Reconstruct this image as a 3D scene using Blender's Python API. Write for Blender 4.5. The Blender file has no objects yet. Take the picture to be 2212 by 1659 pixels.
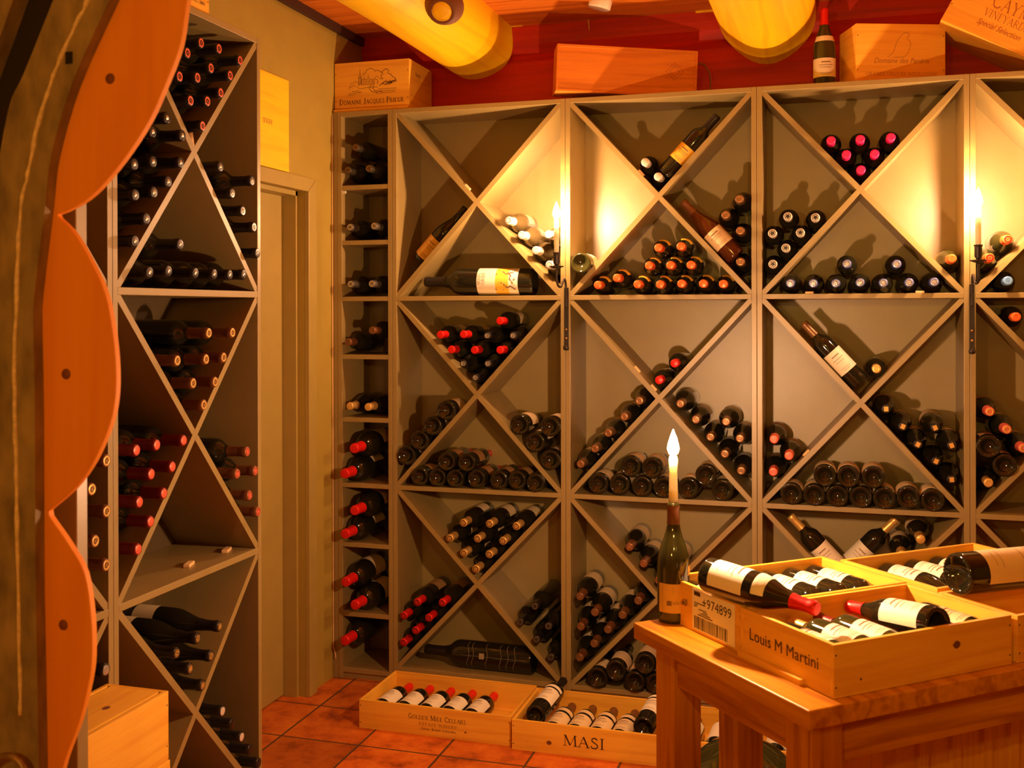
import bpy, math, random
from mathutils import Matrix, Vector
random.seed(7)
PI = math.pi
S = bpy.context.scene
COL = S.collection

# ------------------------------------------------------------------ camera
F, CX, CY = 2311.67, 1106.0, 678.16
PIT, ROL, YAW = math.radians(-.181), math.radians(-.117), math.radians(-16.839)
EYE = 1.55
def _axes():
    f = Vector((math.sin(YAW), math.cos(YAW), 0)); r = Vector((math.cos(YAW), -math.sin(YAW), 0)); u = Vector((0, 0, 1))
    f2 = f*math.cos(PIT)+u*math.sin(PIT); u2 = -f*math.sin(PIT)+u*math.cos(PIT)
    return r*math.cos(ROL)+u2*math.sin(ROL), -r*math.sin(ROL)+u2*math.cos(ROL), f2
RX, UX, FX = _axes()
cam = bpy.data.cameras.new('camera'); camo = bpy.data.objects.new('camera', cam); COL.objects.link(camo)
M = Matrix.Identity(4)
for i in range(3):
    M[i][0], M[i][1], M[i][2] = RX[i], UX[i], -FX[i]
M[2][3] = EYE
camo.matrix_world = M
cam.sensor_width = 36; cam.sensor_fit = 'HORIZONTAL'
cam.lens = F*36/2212
cam.shift_x = 0; cam.shift_y = -(829.5-CY)/2212
cam.clip_start = .05
cam.dof.use_dof = True; cam.dof.focus_distance = 3.7; cam.dof.aperture_fstop = 6.3
S.camera = camo
def ray(px, py):
    return FX + RX*((px-CX)/F) - UX*((py-CY)/F)
def onx(px, py, X): d = ray(px, py); t = X/d.x; return Vector((X, d.y*t, d.z*t+EYE))
def ony(px, py, Y): d = ray(px, py); t = Y/d.y; return Vector((d.x*t, Y, d.z*t+EYE))
def onz(px, py, Z): d = ray(px, py); t = (Z-EYE)/d.z; return Vector((d.x*t, d.y*t, Z))

# ------------------------------------------------------------------ world, exposure, lamps
w = bpy.data.worlds.new('world'); S.world = w; w.use_nodes = True
w.node_tree.nodes['Background'].inputs[0].default_value = (1, .42, .10, 1)
w.node_tree.nodes['Background'].inputs[1].default_value = .006
S.view_settings.view_transform = 'Standard'; S.view_settings.look = 'None'
S.view_settings.gamma = 1; S.view_settings.exposure = 0.2; S.view_settings.use_curve_mapping = False
WARM = (1, .53, .09)
def lamp(name, loc, power, r=.03, col=WARM):
    l = bpy.data.lights.new(name, 'POINT'); l.energy = power; l.color = col; l.shadow_soft_size = r
    o = bpy.data.objects.new(name, l); COL.objects.link(o); o.location = loc; return o
# lamps outside the frame: an added fill light on the right, a cluster of bulbs behind the viewer
lamp('right_fill_lamp', (1.94, 4.0, 1.95), 30, .02)
sp = bpy.data.lights.new('track_spot', 'SPOT'); sp.energy = 33; sp.color = WARM; sp.shadow_soft_size = .025; sp.spot_size = math.radians(62); sp.spot_blend = .3
spo = bpy.data.objects.new('track_spot', sp); COL.objects.link(spo); spo.location = (.15, .4, 1.92)
spo.rotation_euler = (Vector((-.02, 4.1, 1.65))-Vector(spo.location)).to_track_quat('-Z', 'Y').to_euler()
lamp('left_room_lamp', (-.75, -.45, 1.75), 34, .05)
for k in range(5):
    a = k*1.256
    lamp('chandelier_bulb', (.95+.22*math.cos(a), .55+.22*math.sin(a), 1.95+.03*math.sin(2*a)), .55, .018)
FLAME = 2300.0; TFLAME = 4200.0

# ------------------------------------------------------------------ materials
MATS = {}
def _n(nt, t, **k):
    n = nt.nodes.new(t)
    for a, b in k.items():
        setattr(n, a, b)
    return n
def mat(name, col, rough=.5, metal=0, spec=.5, noise=0, nscale=30, bump=0, coat=0, emit=0, stretch=(1, 1, 1), trans=0):
    if name in MATS: return MATS[name]
    m = bpy.data.materials.new(name); m.use_nodes = True; nt = m.node_tree; b = nt.nodes['Principled BSDF']
    b.inputs['Base Color'].default_value = (*col, 1); b.inputs['Roughness'].default_value = rough
    b.inputs['Metallic'].default_value = metal; b.inputs['Specular IOR Level'].default_value = spec
    b.inputs['Coat Weight'].default_value = coat
    b.inputs['Transmission Weight'].default_value = trans
    if emit:
        b.inputs['Emission Color'].default_value = (*col, 1); b.inputs['Emission Strength'].default_value = emit
    if noise or bump:
        tc = _n(nt, 'ShaderNodeTexCoord'); mp = _n(nt, 'ShaderNodeMapping'); mp.inputs['Scale'].default_value = stretch
        nz = _n(nt, 'ShaderNodeTexNoise'); nz.inputs['Scale'].default_value = nscale; nz.inputs['Detail'].default_value = 6
        nt.links.new(tc.outputs['Object'], mp.inputs[0]); nt.links.new(mp.outputs[0], nz.inputs[0])
        if noise:
            r = _n(nt, 'ShaderNodeValToRGB'); r.color_ramp.elements[0].position = .3; r.color_ramp.elements[1].position = .7
            r.color_ramp.elements[0].color = (*[c*(1-noise) for c in col], 1); r.color_ramp.elements[1].color = (*[min(1, c*(1+noise*.6)) for c in col], 1)
            nt.links.new(nz.outputs[0], r.inputs[0]); nt.links.new(r.outputs[0], b.inputs['Base Color'])
        if bump:
            bp = _n(nt, 'ShaderNodeBump'); bp.inputs['Strength'].default_value = bump; bp.inputs['Distance'].default_value = .004
            nt.links.new(nz.outputs[0], bp.inputs['Height']); nt.links.new(bp.outputs[0], b.inputs['Normal'])
    MATS[name] = m; return m
def wood(name, light, dark, axis='x', rough=.55, scale=14, knots=True, gloss=.4, grain=1.0):
    """stretched noise for the grain, rings warped by noise, darker knots"""
    if name in MATS: return MATS[name]
    m = bpy.data.materials.new(name); m.use_nodes = True; nt = m.node_tree; b = nt.nodes['Principled BSDF']
    L = nt.links.new
    b.inputs['Roughness'].default_value = rough; b.inputs['Specular IOR Level'].default_value = gloss
    tc = _n(nt, 'ShaderNodeTexCoord'); mp = _n(nt, 'ShaderNodeMapping'); L(tc.outputs['Object'], mp.inputs[0])
    st = {'x': (.07, 1, 1), 'y': (1, .07, 1), 'z': (1, 1, .07)}[axis]; mp.inputs['Scale'].default_value = st
    nz = _n(nt, 'ShaderNodeTexNoise'); nz.inputs['Scale'].default_value = scale*5; nz.inputs['Detail'].default_value = 8; nz.inputs['Roughness'].default_value = .65
    L(mp.outputs[0], nz.inputs[0])
    n2 = _n(nt, 'ShaderNodeTexNoise'); n2.inputs['Scale'].default_value = scale*.55; n2.inputs['Detail'].default_value = 3; L(mp.outputs[0], n2.inputs[0])
    mul = _n(nt, 'ShaderNodeMath', operation='MULTIPLY'); mul.inputs[1].default_value = 13; L(n2.outputs[0], mul.inputs[0])
    sn = _n(nt, 'ShaderNodeMath', operation='SINE'); m2 = _n(nt, 'ShaderNodeMath', operation='MULTIPLY'); m2.inputs[1].default_value = 4.5
    L(mul.outputs[0], m2.inputs[0]); L(m2.outputs[0], sn.inputs[0])
    mr = _n(nt, 'ShaderNodeMapRange'); mr.inputs[1].default_value = .2; mr.inputs[2].default_value = 1; L(sn.outputs[0], mr.inputs[0])
    mx = _n(nt, 'ShaderNodeMath', operation='MULTIPLY'); mx.inputs[1].default_value = .35*grain; L(mr.outputs[0], mx.inputs[0])
    ad = _n(nt, 'ShaderNodeMath', operation='ADD'); L(mx.outputs[0], ad.inputs[0]); 
    m3 = _n(nt, 'ShaderNodeMapRange'); m3.inputs[1].default_value = .35; m3.inputs[2].default_value = .75; m3.inputs[4].default_value = .5*grain; L(nz.outputs[0], m3.inputs[0]); L(m3.outputs[0], ad.inputs[1])
    mixc = _n(nt, 'ShaderNodeMix', data_type='RGBA'); mixc.inputs[6].default_value = (*light, 1); mixc.inputs[7].default_value = (*dark, 1)
    L(ad.outputs[0], mixc.inputs[0]); out = mixc.outputs[2]
    if knots:
        mpk = _n(nt, 'ShaderNodeMapping'); mpk.inputs['Scale'].default_value = tuple(.55 if s < 1 else 1 for s in st); L(tc.outputs['Object'], mpk.inputs[0])
        vo = _n(nt, 'ShaderNodeTexVoronoi'); vo.inputs['Scale'].default_value = 3.3; L(mpk.outputs[0], vo.inputs[0])
        kr = _n(nt, 'ShaderNodeMapRange'); kr.inputs[1].default_value = .035; kr.inputs[2].default_value = .06; kr.inputs[3].default_value = 1; kr.inputs[4].default_value = 0
        L(vo.outputs['Distance'], kr.inputs[0])
        mk = _n(nt, 'ShaderNodeMix', data_type='RGBA'); L(kr.outputs[0], mk.inputs[0]); L(out, mk.inputs[6]); mk.inputs[7].default_value = (*[c*.35 for c in dark], 1)
        out = mk.outputs[2]
    L(out, b.inputs['Base Color'])
    bp = _n(nt, 'ShaderNodeBump'); bp.inputs['Strength'].default_value = .15; bp.inputs['Distance'].default_value = .002
    L(nz.outputs[0], bp.inputs['Height']); L(bp.outputs[0], b.inputs['Normal'])
    MATS[name] = m; return m
PAINT = mat('olive_paint', (.30, .216, .068), .42, spec=1.0, noise=.06, nscale=14, bump=.05)
WALLP = mat('wall_paint', (.37, .265, .04), .55, noise=.07, nscale=9, bump=.08)
DOORP = mat('door_paint', (.37, .27, .06), .45, spec=.8, noise=.06, nscale=12, bump=.05)
SHADEP = mat('shaded_back_paint', (.10, .065, .022), .5, noise=.06, nscale=14)  # left rack back panels: olive paint with the interior shade put into the colour
LOGW = wood('peeled_log_wood', (.92, .60, .004), (.76, .38, .002), 'y', .5, 7)
REDW = wood('red_stained_timber', (.58, .024, .002), (.30, .008, .001), 'x', .55, 8)
CEILW = wood('ceiling_board_wood', (.66, .19, .012), (.42, .09, .006), 'x', .5, 8)
PINE = {a: wood('crate_pine_'+a, (.88, .49, .05), (.68, .29, .018), a, .55, 12) for a in 'xyz'}
REDPINE = wood('reddish_box_wood', (.70, .235, .02), (.50, .13, .01), 'x', .5, 14, knots=False)
TABW = {a: wood('table_wood_'+a, (.68, .30, .006), (.24, .035, .003), a, .4, 10, gloss=.25) for a in 'xyz'}
HEADW = wood('barrel_head_wood', (.92, .34, .015), (.80, .25, .01), 'z', .65, 6, knots=False)
STAVEW = mat('grey_weathered_wood', (.30, .22, .095), .8, noise=.45, nscale=26, bump=.5, stretch=(1, 1, .45))
INK = mat('dark_ink', (.05, .018, .008), .7)
INKG = mat('faded_ink', (.36, .16, .05), .7)
IRON = mat('black_iron', (.045, .035, .028), .45, metal=.6, bump=.2, nscale=60)
BRASS = mat('brass_nail', (.7, .45, .15), .35, metal=1)
WHITE = mat('white_plastic', (.75, .68, .5), .4)
WAX = mat('candle_wax', (.85, .72, .5), .4, spec=.4); _w = WAX.node_tree.nodes['Principled BSDF']; _w.inputs['Subsurface Weight'].default_value = 1; _w.inputs['Subsurface Radius'].default_value = (1, .7, .4); _w.inputs['Subsurface Scale'].default_value = .06
CORKM = mat('cork', (.62, .42, .22), .8, noise=.2, nscale=120)
ROPE = mat('brown_rope', (.25, .11, .04), .9)
CABLE = mat('black_cable', (.02, .015, .012), .5)
GLASS = mat('dark_bottle_glass', (.012, .011, .005), .06, spec=.65)
GREENG = mat('green_bottle_glass', (.035, .034, .008), .07, spec=.65)
PALEG = mat('pale_bottle_glass', (.085, .06, .022), .1, spec=.6)
AMBERG = mat('amber_bottle_glass', (.075, .018, .004), .08, spec=.6)
def flame_mat(name, st):
    m = bpy.data.materials.new(name); m.use_nodes = True
    e = m.node_tree.nodes.new('ShaderNodeEmission'); e.inputs[0].default_value = (1, .54, .28, 1); e.inputs[1].default_value = st
    m.node_tree.links.new(e.outputs[0], m.node_tree.nodes['Material Output'].inputs[0]); return m
FLM = flame_mat('flame', FLAME); TFLM = flame_mat('table_flame', TFLAME)
def foil(name, col, rough=.35, metal=.25): return mat('foil_'+name, col, rough, metal=metal, spec=.5)
FOIL = dict(black=foil('black', (.018, .014, .012), .3), red=foil('red', (.72, .012, .008), .35), darkred=foil('darkred', (.17, .010, .006)),
    gold=foil('gold', (.75, .47, .13), .35, .5), copper=foil('copper', (.36, .15, .06), .3, .6), silver=foil('silver', (.62, .58, .5), .25, .7),
    white=foil('white', (.72, .66, .54)), pink=foil('pink', (.85, .02, .16)), orange=foil('orange', (.85, .16, .03), .3), blue=foil('blue', (.10, .14, .42), .3, .3),
    brown=foil('brown', (.17, .065, .02)), grey=foil('grey', (.12, .10, .075), .35, .4), lightblue=foil('lightblue', (.2, .42, .85)), salmon=foil('salmon', (.75, .14, .08)),
    bronze=foil('bronze', (.20, .10, .035), .35, .4), olive=foil('olive', (.05, .04, .022)))
LAB = dict(white=mat('label_white', (.85, .78, .6), .55), cream=mat('label_cream', (.8, .62, .34), .55), gold=mat('label_gold', (.7, .42, .08), .5), brown=mat('label_brown', (.36, .2, .07), .6),
    yellow=mat('label_yellow', (.85, .52, .05), .5))

# ------------------------------------------------------------------ mesh builder
class MB:
    def __init__(s, off=(0, 0, 0)): s.v = []; s.f = []; s.o = Vector(off); s.sm = set()
    def add(s, vs, fs, smooth=False):
        n = len(s.v); s.v += [Vector(v)-s.o for v in vs]
        for f in fs:
            if smooth: s.sm.add(len(s.f))
            s.f.append([n+i for i in f])
        return s
    def box(s, a, b, m=None):
        x0, y0, z0 = [min(a[i], b[i]) for i in range(3)]; x1, y1, z1 = [max(a[i], b[i]) for i in range(3)]
        vs = [Vector(p) for p in ((x0, y0, z0), (x1, y0, z0), (x1, y1, z0), (x0, y1, z0), (x0, y0, z1), (x1, y0, z1), (x1, y1, z1), (x0, y1, z1))]
        if m: vs = [m @ v for v in vs]
        return s.add(vs, [(0, 3, 2, 1), (4, 5, 6, 7), (0, 1, 5, 4), (1, 2, 6, 5), (2, 3, 7, 6), (3, 0, 4, 7)])
    def prism(s, poly, a, b, ax='y', m=None):
        """poly 2D extruded from a to b along ax"""
        def P(u, v, t): return {'y': (u, t, v), 'x': (t, u, v), 'z': (u, v, t)}[ax]
        n = len(poly); vs = [Vector(P(*p, a)) for p in poly]+[Vector(P(*p, b)) for p in poly]
        if m: vs = [m @ v for v in vs]
        return s.add(vs, [tuple(range(n)), tuple(range(2*n-1, n-1, -1))]+[(i, i+n, (i+1) % n+n, (i+1) % n) for i in range(n)])
    def lathe(s, prof, seg=28, m=None, close=False, a0=0, a1=2*PI):
        vs = []; full = abs(a1-a0-2*PI) < 1e-6; k = seg if full else seg+1
        for r, z in prof:
            for i in range(k):
                a = a0+(a1-a0)*i/seg; vs.append(Vector((r*math.cos(a), r*math.sin(a), z)))
        if m: vs = [m @ v for v in vs]
        fs = []
        for j in range(len(prof)-1):
            for i in range(seg):
                i2 = (i+1) % k; fs.append((j*k+i, j*k+i2, (j+1)*k+i2, (j+1)*k+i))
        return s.add(vs, fs, True)
    def tube(s, pts, r, seg=10, cap=True):
        pts = [Vector(p) for p in pts]; vs = []; n = len(pts); up = None
        rr = r if isinstance(r, (list, tuple)) else [r]*n
        for i, p in enumerate(pts):
            d = (pts[min(i+1, n-1)]-pts[max(i-1, 0)]).normalized()
            if up is None: up = d.orthogonal().normalized()
            up = (up-d*up.dot(d)).normalized(); q = d.cross(up)
            for k in range(seg):
                a = 2*PI*k/seg; vs.append(p+(up*math.cos(a)+q*math.sin(a))*rr[i])
        fs = [(j*seg+i, j*seg+(i+1) % seg, (j+1)*seg+(i+1) % seg, (j+1)*seg+i) for j in range(n-1) for i in range(seg)]
        s.add(vs, fs, True)
        if cap: s.f.append([len(s.v)-n*seg+i for i in range(seg)][::-1]); s.f.append([len(s.v)-seg+i for i in range(seg)])
        return s
    def mesh(s, name, m):
        me = bpy.data.meshes.new(name); me.from_pydata(s.v, [], s.f); me.materials.append(m)
        sm = [i in s.sm for i in range(len(s.f))]; me.polygons.foreach_set('use_smooth', sm); me.update()
        return me
def link(name, me, parent=None):
    o = bpy.data.objects.new(name, me); COL.objects.link(o)
    if parent is not None: o.parent = parent
    return o
def ob(name, mb, m, parent=None, bevel=0):
    o = link(name, mb.mesh(name, m), parent)
    if bevel:
        b = o.modifiers.new('bevel', 'BEVEL'); b.width = bevel; b.segments = 2; b.limit_method = 'ANGLE'
    return o
def tag(o, label, cat, group=None):
    o['label'] = label; o['category'] = cat
    if group: o['group'] = group
    return o
def thing(name, label, cat, loc=(0, 0, 0), M=None, group=None):
    o = bpy.data.objects.new(name, None); COL.objects.link(o); o.empty_display_size = .02
    if M is not None: o.matrix_world = M
    else: o.location = loc
    return tag(o, label, cat, group)
def struct(name, mb, m, bevel=0, parent=None):
    o = ob(name, mb, m, parent, bevel)
    if parent is None: o['kind'] = 'structure'
    return o
def sm(me):
    return me

# ------------------------------------------------------------------ lettering
SERIF = {  # strokes: (thickness, [(x, y)...]); serifs: (x, y, halfwidth)
 'A': (.72, [(.05, [(.06, 0), (.34, 1)]), (.13, [(.34, 1), (.64, 0)]), (.05, [(.16, .36), (.5, .36)])], [(.07, 0, .1), (.63, 0, .12)]),
 'B': (.62, [(.13, [(.14, 0), (.14, 1)]), (.06, [(.14, 1), (.36, 1), (.48, .88), (.48, .64), (.36, .53), (.14, .53)]), (.08, [(.36, .53), (.54, .4), (.54, .14), (.38, 0), (.14, 0)])], [(.1, 0, .08), (.1, 1, .08)]),
 'C': (.68, [(.09, [(.62, .8), (.5, .95), (.34, 1), (.17, .86), (.09, .6), (.09, .38), (.18, .12), (.36, 0), (.52, .04), (.63, .2)])], [(.62, .86, .02)]),
 'D': (.74, [(.13, [(.14, 0), (.14, 1)]), (.08, [(.1, 1), (.4, 1), (.6, .84), (.66, .5), (.6, .16), (.4, 0), (.1, 0)])], [(.1, 0, .08), (.1, 1, .08)]),
 'E': (.6, [(.13, [(.14, 0), (.14, 1)]), (.05, [(.1, 1), (.52, 1), (.53, .84)]), (.05, [(.14, .52), (.42, .52)]), (.05, [(.1, 0), (.53, 0), (.55, .18)])], [(.1, 0, .08), (.1, 1, .08)]),
 'F': (.58, [(.13, [(.14, 0), (.14, 1)]), (.05, [(.1, 1), (.52, 1), (.53, .84)]), (.05, [(.14, .52), (.42, .52)])], [(.14, 0, .12), (.1, 1, .08)]),
 'G': (.74, [(.09, [(.62, .8), (.5, .96), (.34, 1), (.17, .86), (.09, .6), (.09, .38), (.18, .12), (.36, 0), (.54, .04), (.62, .12)]), (.11, [(.63, .04), (.63, .42)])], [(.62, .42, .11)]),
 'I': (.32, [(.13, [(.16, 0), (.16, 1)])], [(.16, 0, .13), (.16, 1, .13)]),
 'J': (.42, [(.12, [(.24, 1), (.24, .2), (.18, .02), (.04, -.08)])], [(.24, 1, .13)]),
 'L': (.58, [(.13, [(.14, 0), (.14, 1)]), (.05, [(.1, 0), (.5, 0), (.54, .2)])], [(.14, 1, .13), (.1, 0, .06)]),
 'M': (.92, [(.05, [(.12, 0), (.14, 1)]), (.13, [(.14, 1), (.45, .05)]), (.05, [(.45, .05), (.76, 1)]), (.13, [(.76, 1), (.8, 0)])], [(.12, 0, .11), (.8, 0, .12), (.12, 1, .08), (.8, 1, .08)]),
 'N': (.78, [(.05, [(.13, 0), (.13, 1)]), (.13, [(.13, 1), (.64, 0)]), (.05, [(.64, 0), (.64, 1)])], [(.13, 0, .11), (.1, 1, .1), (.64, 1, .11)]),
 'O': (.78, [(.1, [(.39, 1), (.2, .9), (.1, .65), (.1, .35), (.2, .1), (.39, 0), (.58, .1), (.68, .35), (.68, .65), (.58, .9), (.39, 1)])], []),
 'P': (.6, [(.13, [(.14, 0), (.14, 1)]), (.07, [(.1, 1), (.38, 1), (.53, .88), (.53, .6), (.38, .47), (.14, .47)])], [(.14, 0, .12), (.1, 1, .08)]),
 'Q': (.78, [(.1, [(.39, 1), (.2, .9), (.1, .65), (.1, .35), (.2, .1), (.39, 0), (.58, .1), (.68, .35), (.68, .65), (.58, .9), (.39, 1)]), (.08, [(.4, .02), (.55, -.14), (.78, -.18)])], []),
 'R': (.68, [(.13, [(.14, 0), (.14, 1)]), (.07, [(.1, 1), (.38, 1), (.5, .88), (.5, .62), (.38, .5), (.14, .5)]), (.1, [(.32, .5), (.62, 0)])], [(.14, 0, .12), (.1, 1, .08), (.62, 0, .07)]),
 'S': (.54, [(.1, [(.46, .82), (.38, .96), (.26, 1), (.12, .9), (.1, .74), (.2, .6), (.36, .47), (.47, .34), (.47, .16), (.36, .02), (.22, 0), (.1, .06), (.06, .22)])], []),
 'T': (.62, [(.13, [(.31, 0), (.31, 1)]), (.05, [(.06, .84), (.07, 1), (.55, 1), (.56, .84)])], [(.31, 0, .13)]),
 'U': (.74, [(.12, [(.14, 1), (.14, .3), (.22, .06), (.38, 0), (.52, .06), (.6, .3)]), (.05, [(.6, .3), (.6, 1)])], [(.14, 1, .13), (.6, 1, .11)]),
 'V': (.7, [(.13, [(.08, 1), (.36, 0)]), (.05, [(.36, 0), (.62, 1)])], [(.08, 1, .12), (.62, 1, .1)]),
 'W': (.98, [(.12, [(.08, 1), (.3, 0)]), (.05, [(.3, 0), (.48, .9)]), (.12, [(.48, .9), (.7, 0)]), (.05, [(.7, 0), (.9, 1)])], [(.08, 1, .12), (.48, .97, .1), (.9, 1, .1)]),
 'Y': (.68, [(.12, [(.06, 1), (.33, .46), (.33, 0)]), (.05, [(.33, .46), (.6, 1)])], [(.07, 1, .11), (.6, 1, .1), (.33, 0, .13)]),
}
def ribbon(mb, pts, wd, m):
    """flat stroke in local xy, mapped by m"""
    P = [Vector((p[0], p[1])) for p in pts]; n = len(P)
    L = []; R = []
    for i in range(n):
        a = P[max(i-1, 0)]; b = P[min(i+1, n-1)]
        if (P[0]-P[-1]).length < 1e-6 and i in (0, n-1): a = P[-2]; b = P[1]
        d = (b-a)
        if d.length < 1e-9: d = Vector((1, 0))
        d.normalize(); q = Vector((-d.y, d.x))*wd/2
        L.append(P[i]+q); R.append(P[i]-q)
    vs = [m(p.x, p.y) for p in L+R]
    mb.add(vs, [(i, i+1, n+i+1, n+i) for i in range(n-1)])
def flat(origin, ex, ey):
    o = Vector(origin); ex = Vector(ex).normalized(); ey = Vector(ey).normalized(); nn = ex.cross(ey)*.0006
    return lambda x, y: o+ex*x+ey*y+nn
def cyl(r, z0, spin):
    return lambda x, y: Vector(((r+.0012)*math.cos(spin+x/r), (r+.0012)*math.sin(spin+x/r), z0+y))
def serif_text(mb, s, h, m, small=.78, space=.06, bold=1.0, width=None, cx=None):
    runs = []; x = 0
    for ch in s:
        if ch == ' ': x += .34*h; continue
        hh = h if ch.isupper() else h*small
        g = SERIF[ch.upper()]; runs.append((g, x, hh)); x += g[0]*hh+space*h
    k = (width/x) if width else 1
    x0 = -x*k/2 if cx is None else cx
    for g, gx, hh in runs:
        for wd, pts in g[1]: ribbon(mb, [(x0+(gx+px*hh)*k, py*hh) for px, py in pts], wd*hh*bold*(k if k < 1 else 1), m)
        for sx, sy, sw in g[2]: ribbon(mb, [(x0+(gx+(sx-sw)*hh)*k, sy*hh), (x0+(gx+(sx+sw)*hh)*k, sy*hh)], .05*hh*bold, m)
def plain_text(mb, s, h, m, width=None, shear=0, left=False):
    cu = bpy.data.curves.new('t', 'FONT'); cu.body = s; cu.size = h*1.35; cu.shear = shear; cu.resolution_u = 3
    o = bpy.data.objects.new('t', cu); COL.objects.link(o)
    me = bpy.data.meshes.new_from_object(o); bpy.data.objects.remove(o); bpy.data.curves.remove(cu)
    xs = [v.co.x for v in me.vertices]; a, b = min(xs), max(xs); k = width/(b-a) if width else 1
    c = a if left else (a+b)/2
    mb.add([m((v.co.x-c)*k, v.co.y) for v in me.vertices], [tuple(p.vertices) for p in me.polygons]); bpy.data.meshes.remove(me)

# ------------------------------------------------------------------ room measurements
X0, YB, W, T = -1.764, 4.1125, .74, .019          # seam of the first wide rack, rack front plane, rack width, board
ZT, Z1, Z2, Z0 = 2.388, 1.610, .8258, .070        # tops of rack, middle shelves, bottom board
DEP = .28
XL, YL0, WL = -1.6943, 2.930, .7056               # left rack front plane, far end, width
XW, YW, ZC, TT = -2.04, 4.43, 2.77, .77           # left wall, back wall, ceiling, table top

# ------------------------------------------------------------------ setting
TILE = mat('terracotta_tile', (.42, .10, .02), .5)
def make_tile():
    m = TILE; nt = m.node_tree; b = nt.nodes['Principled BSDF']; L = nt.links.new
    tc = _n(nt, 'ShaderNodeTexCoord'); mp = _n(nt, 'ShaderNodeMapping'); mp.inputs['Location'].default_value = (1.94+.008, -3.49, 0); mp.inputs['Scale'].default_value = (1/.308,)*3
    sep = _n(nt, 'ShaderNodeSeparateXYZ'); L(tc.outputs['Object'], sep.inputs[0])
    def edge(out, off):
        a = _n(nt, 'ShaderNodeMath', operation='ADD'); a.inputs[1].default_value = off; L(out, a.inputs[0])
        d = _n(nt, 'ShaderNodeMath', operation='DIVIDE'); d.inputs[1].default_value = .308; L(a.outputs[0], d.inputs[0])
        f = _n(nt, 'ShaderNodeMath', operation='FRACT'); L(d.outputs[0], f.inputs[0])
        s = _n(nt, 'ShaderNodeMath', operation='SUBTRACT'); s.inputs[1].default_value = .5; L(f.outputs[0], s.inputs[0])
        ab = _n(nt, 'ShaderNodeMath', operation='ABSOLUTE'); L(s.outputs[0], ab.inputs[0])
        fl = _n(nt, 'ShaderNodeMath', operation='FLOOR'); L(d.outputs[0], fl.inputs[0]); return ab.outputs[0], fl.outputs[0]
    ex, fx = edge(sep.outputs[0], 1.94+3.08); ey, fy = edge(sep.outputs[1], -3.49+6.16)
    mxm = _n(nt, 'ShaderNodeMath', operation='MAXIMUM'); L(ex, mxm.inputs[0]); L(ey, mxm.inputs[1])
    gr = _n(nt, 'ShaderNodeMapRange'); gr.inputs[1].default_value = .484; gr.inputs[2].default_value = .490; L(mxm.outputs[0], gr.inputs[0])
    n1 = _n(nt, 'ShaderNodeTexNoise'); n1.inputs['Scale'].default_value = 9; n1.inputs['Detail'].default_value = 8; n1.inputs['Roughness'].default_value = .7; L(tc.outputs['Object'], n1.inputs[0])
    r = _n(nt, 'ShaderNodeValToRGB'); e = r.color_ramp.elements; e[0].position = .32; e[0].color = (.20, .035, .004, 1); e[1].position = .66; e[1].color = (.66, .19, .015, 1)
    q = e.new(.48); q.color = (.52, .11, .008, 1); L(n1.outputs[0], r.inputs[0])
    cmb = _n(nt, 'ShaderNodeCombineXYZ'); L(fx, cmb.inputs[0]); L(fy, cmb.inputs[1]); wn = _n(nt, 'ShaderNodeTexWhiteNoise'); L(cmb.outputs[0], wn.inputs[0])
    hs = _n(nt, 'ShaderNodeHueSaturation'); mr = _n(nt, 'ShaderNodeMapRange'); mr.inputs[3].default_value = .75; mr.inputs[4].default_value = 1.25; L(wn.outputs[0], mr.inputs[0]); L(mr.outputs[0], hs.inputs['Value']); L(r.outputs[0], hs.inputs['Color'])
    mk = _n(nt, 'ShaderNodeMix', data_type='RGBA'); L(gr.outputs[0], mk.inputs[0]); L(hs.outputs[0], mk.inputs[6]); mk.inputs[7].default_value = (.085, .045, .02, 1)
    L(mk.outputs[2], b.inputs['Base Color'])
    iv = _n(nt, 'ShaderNodeMath', operation='SUBTRACT'); iv.inputs[0].default_value = 1; L(gr.outputs[0], iv.inputs[1])
    ad = _n(nt, 'ShaderNodeMath', operation='MULTIPLY_ADD'); ad.inputs[1].default_value = .25; L(n1.outputs[0], ad.inputs[0]); L(iv.outputs[0], ad.inputs[2])
    bp = _n(nt, 'ShaderNodeBump'); bp.inputs['Strength'].default_value = .6; bp.inputs['Distance'].default_value = .006; L(ad.outputs[0], bp.inputs['Height']); L(bp.outputs[0], b.inputs['Normal'])
make_tile()
struct('floor', MB().box((-2.6, -2.2, -.1), (3.6, 4.7, 0)), TILE)
mb = MB().box((XW-.14, -2.2, 0), (XW, 3.10, ZC+.05)).box((XW-.14, 3.10, 2.03), (XW, 3.868, ZC+.05)).box((XW-.14, 3.868, 0), (XW, YW+.2, ZC+.05))
struct('wall_left', mb, WALLP)
struct('wall_right', MB().box((3.3, -2.2, 0), (3.45, YW+.2, ZC+.05)), WALLP)
struct('wall_front', MB().box((XW, -2.2, 0), (3.45, -2.05, ZC+.05)), WALLP)
# back wall: painted below, stacked squared red timbers with rounded edges above
mb = MB().box((XW, YW, 0), (3.3, YW+.15, 2.34))
struct('wall_back', mb, WALLP)
def timber_poly(z0, z1, b=.022):
    pts = []
    for i in range(9):
        t = i/8; z = z0+(z1-z0)*t; pts.append((YW+.0-b*math.sin(PI*min(1, max(0, t)))**.5 if 0 < t < 1 else YW+.012, z))
    return pts+[(YW+.15, z1), (YW+.15, z0)]
mb = MB()
for a, b in ((2.34, 2.655), (2.655, 2.95)):
    mb.prism(timber_poly(a, b), XW, 3.3, 'x')
struct('wall_back_timber', mb, REDW)
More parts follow.
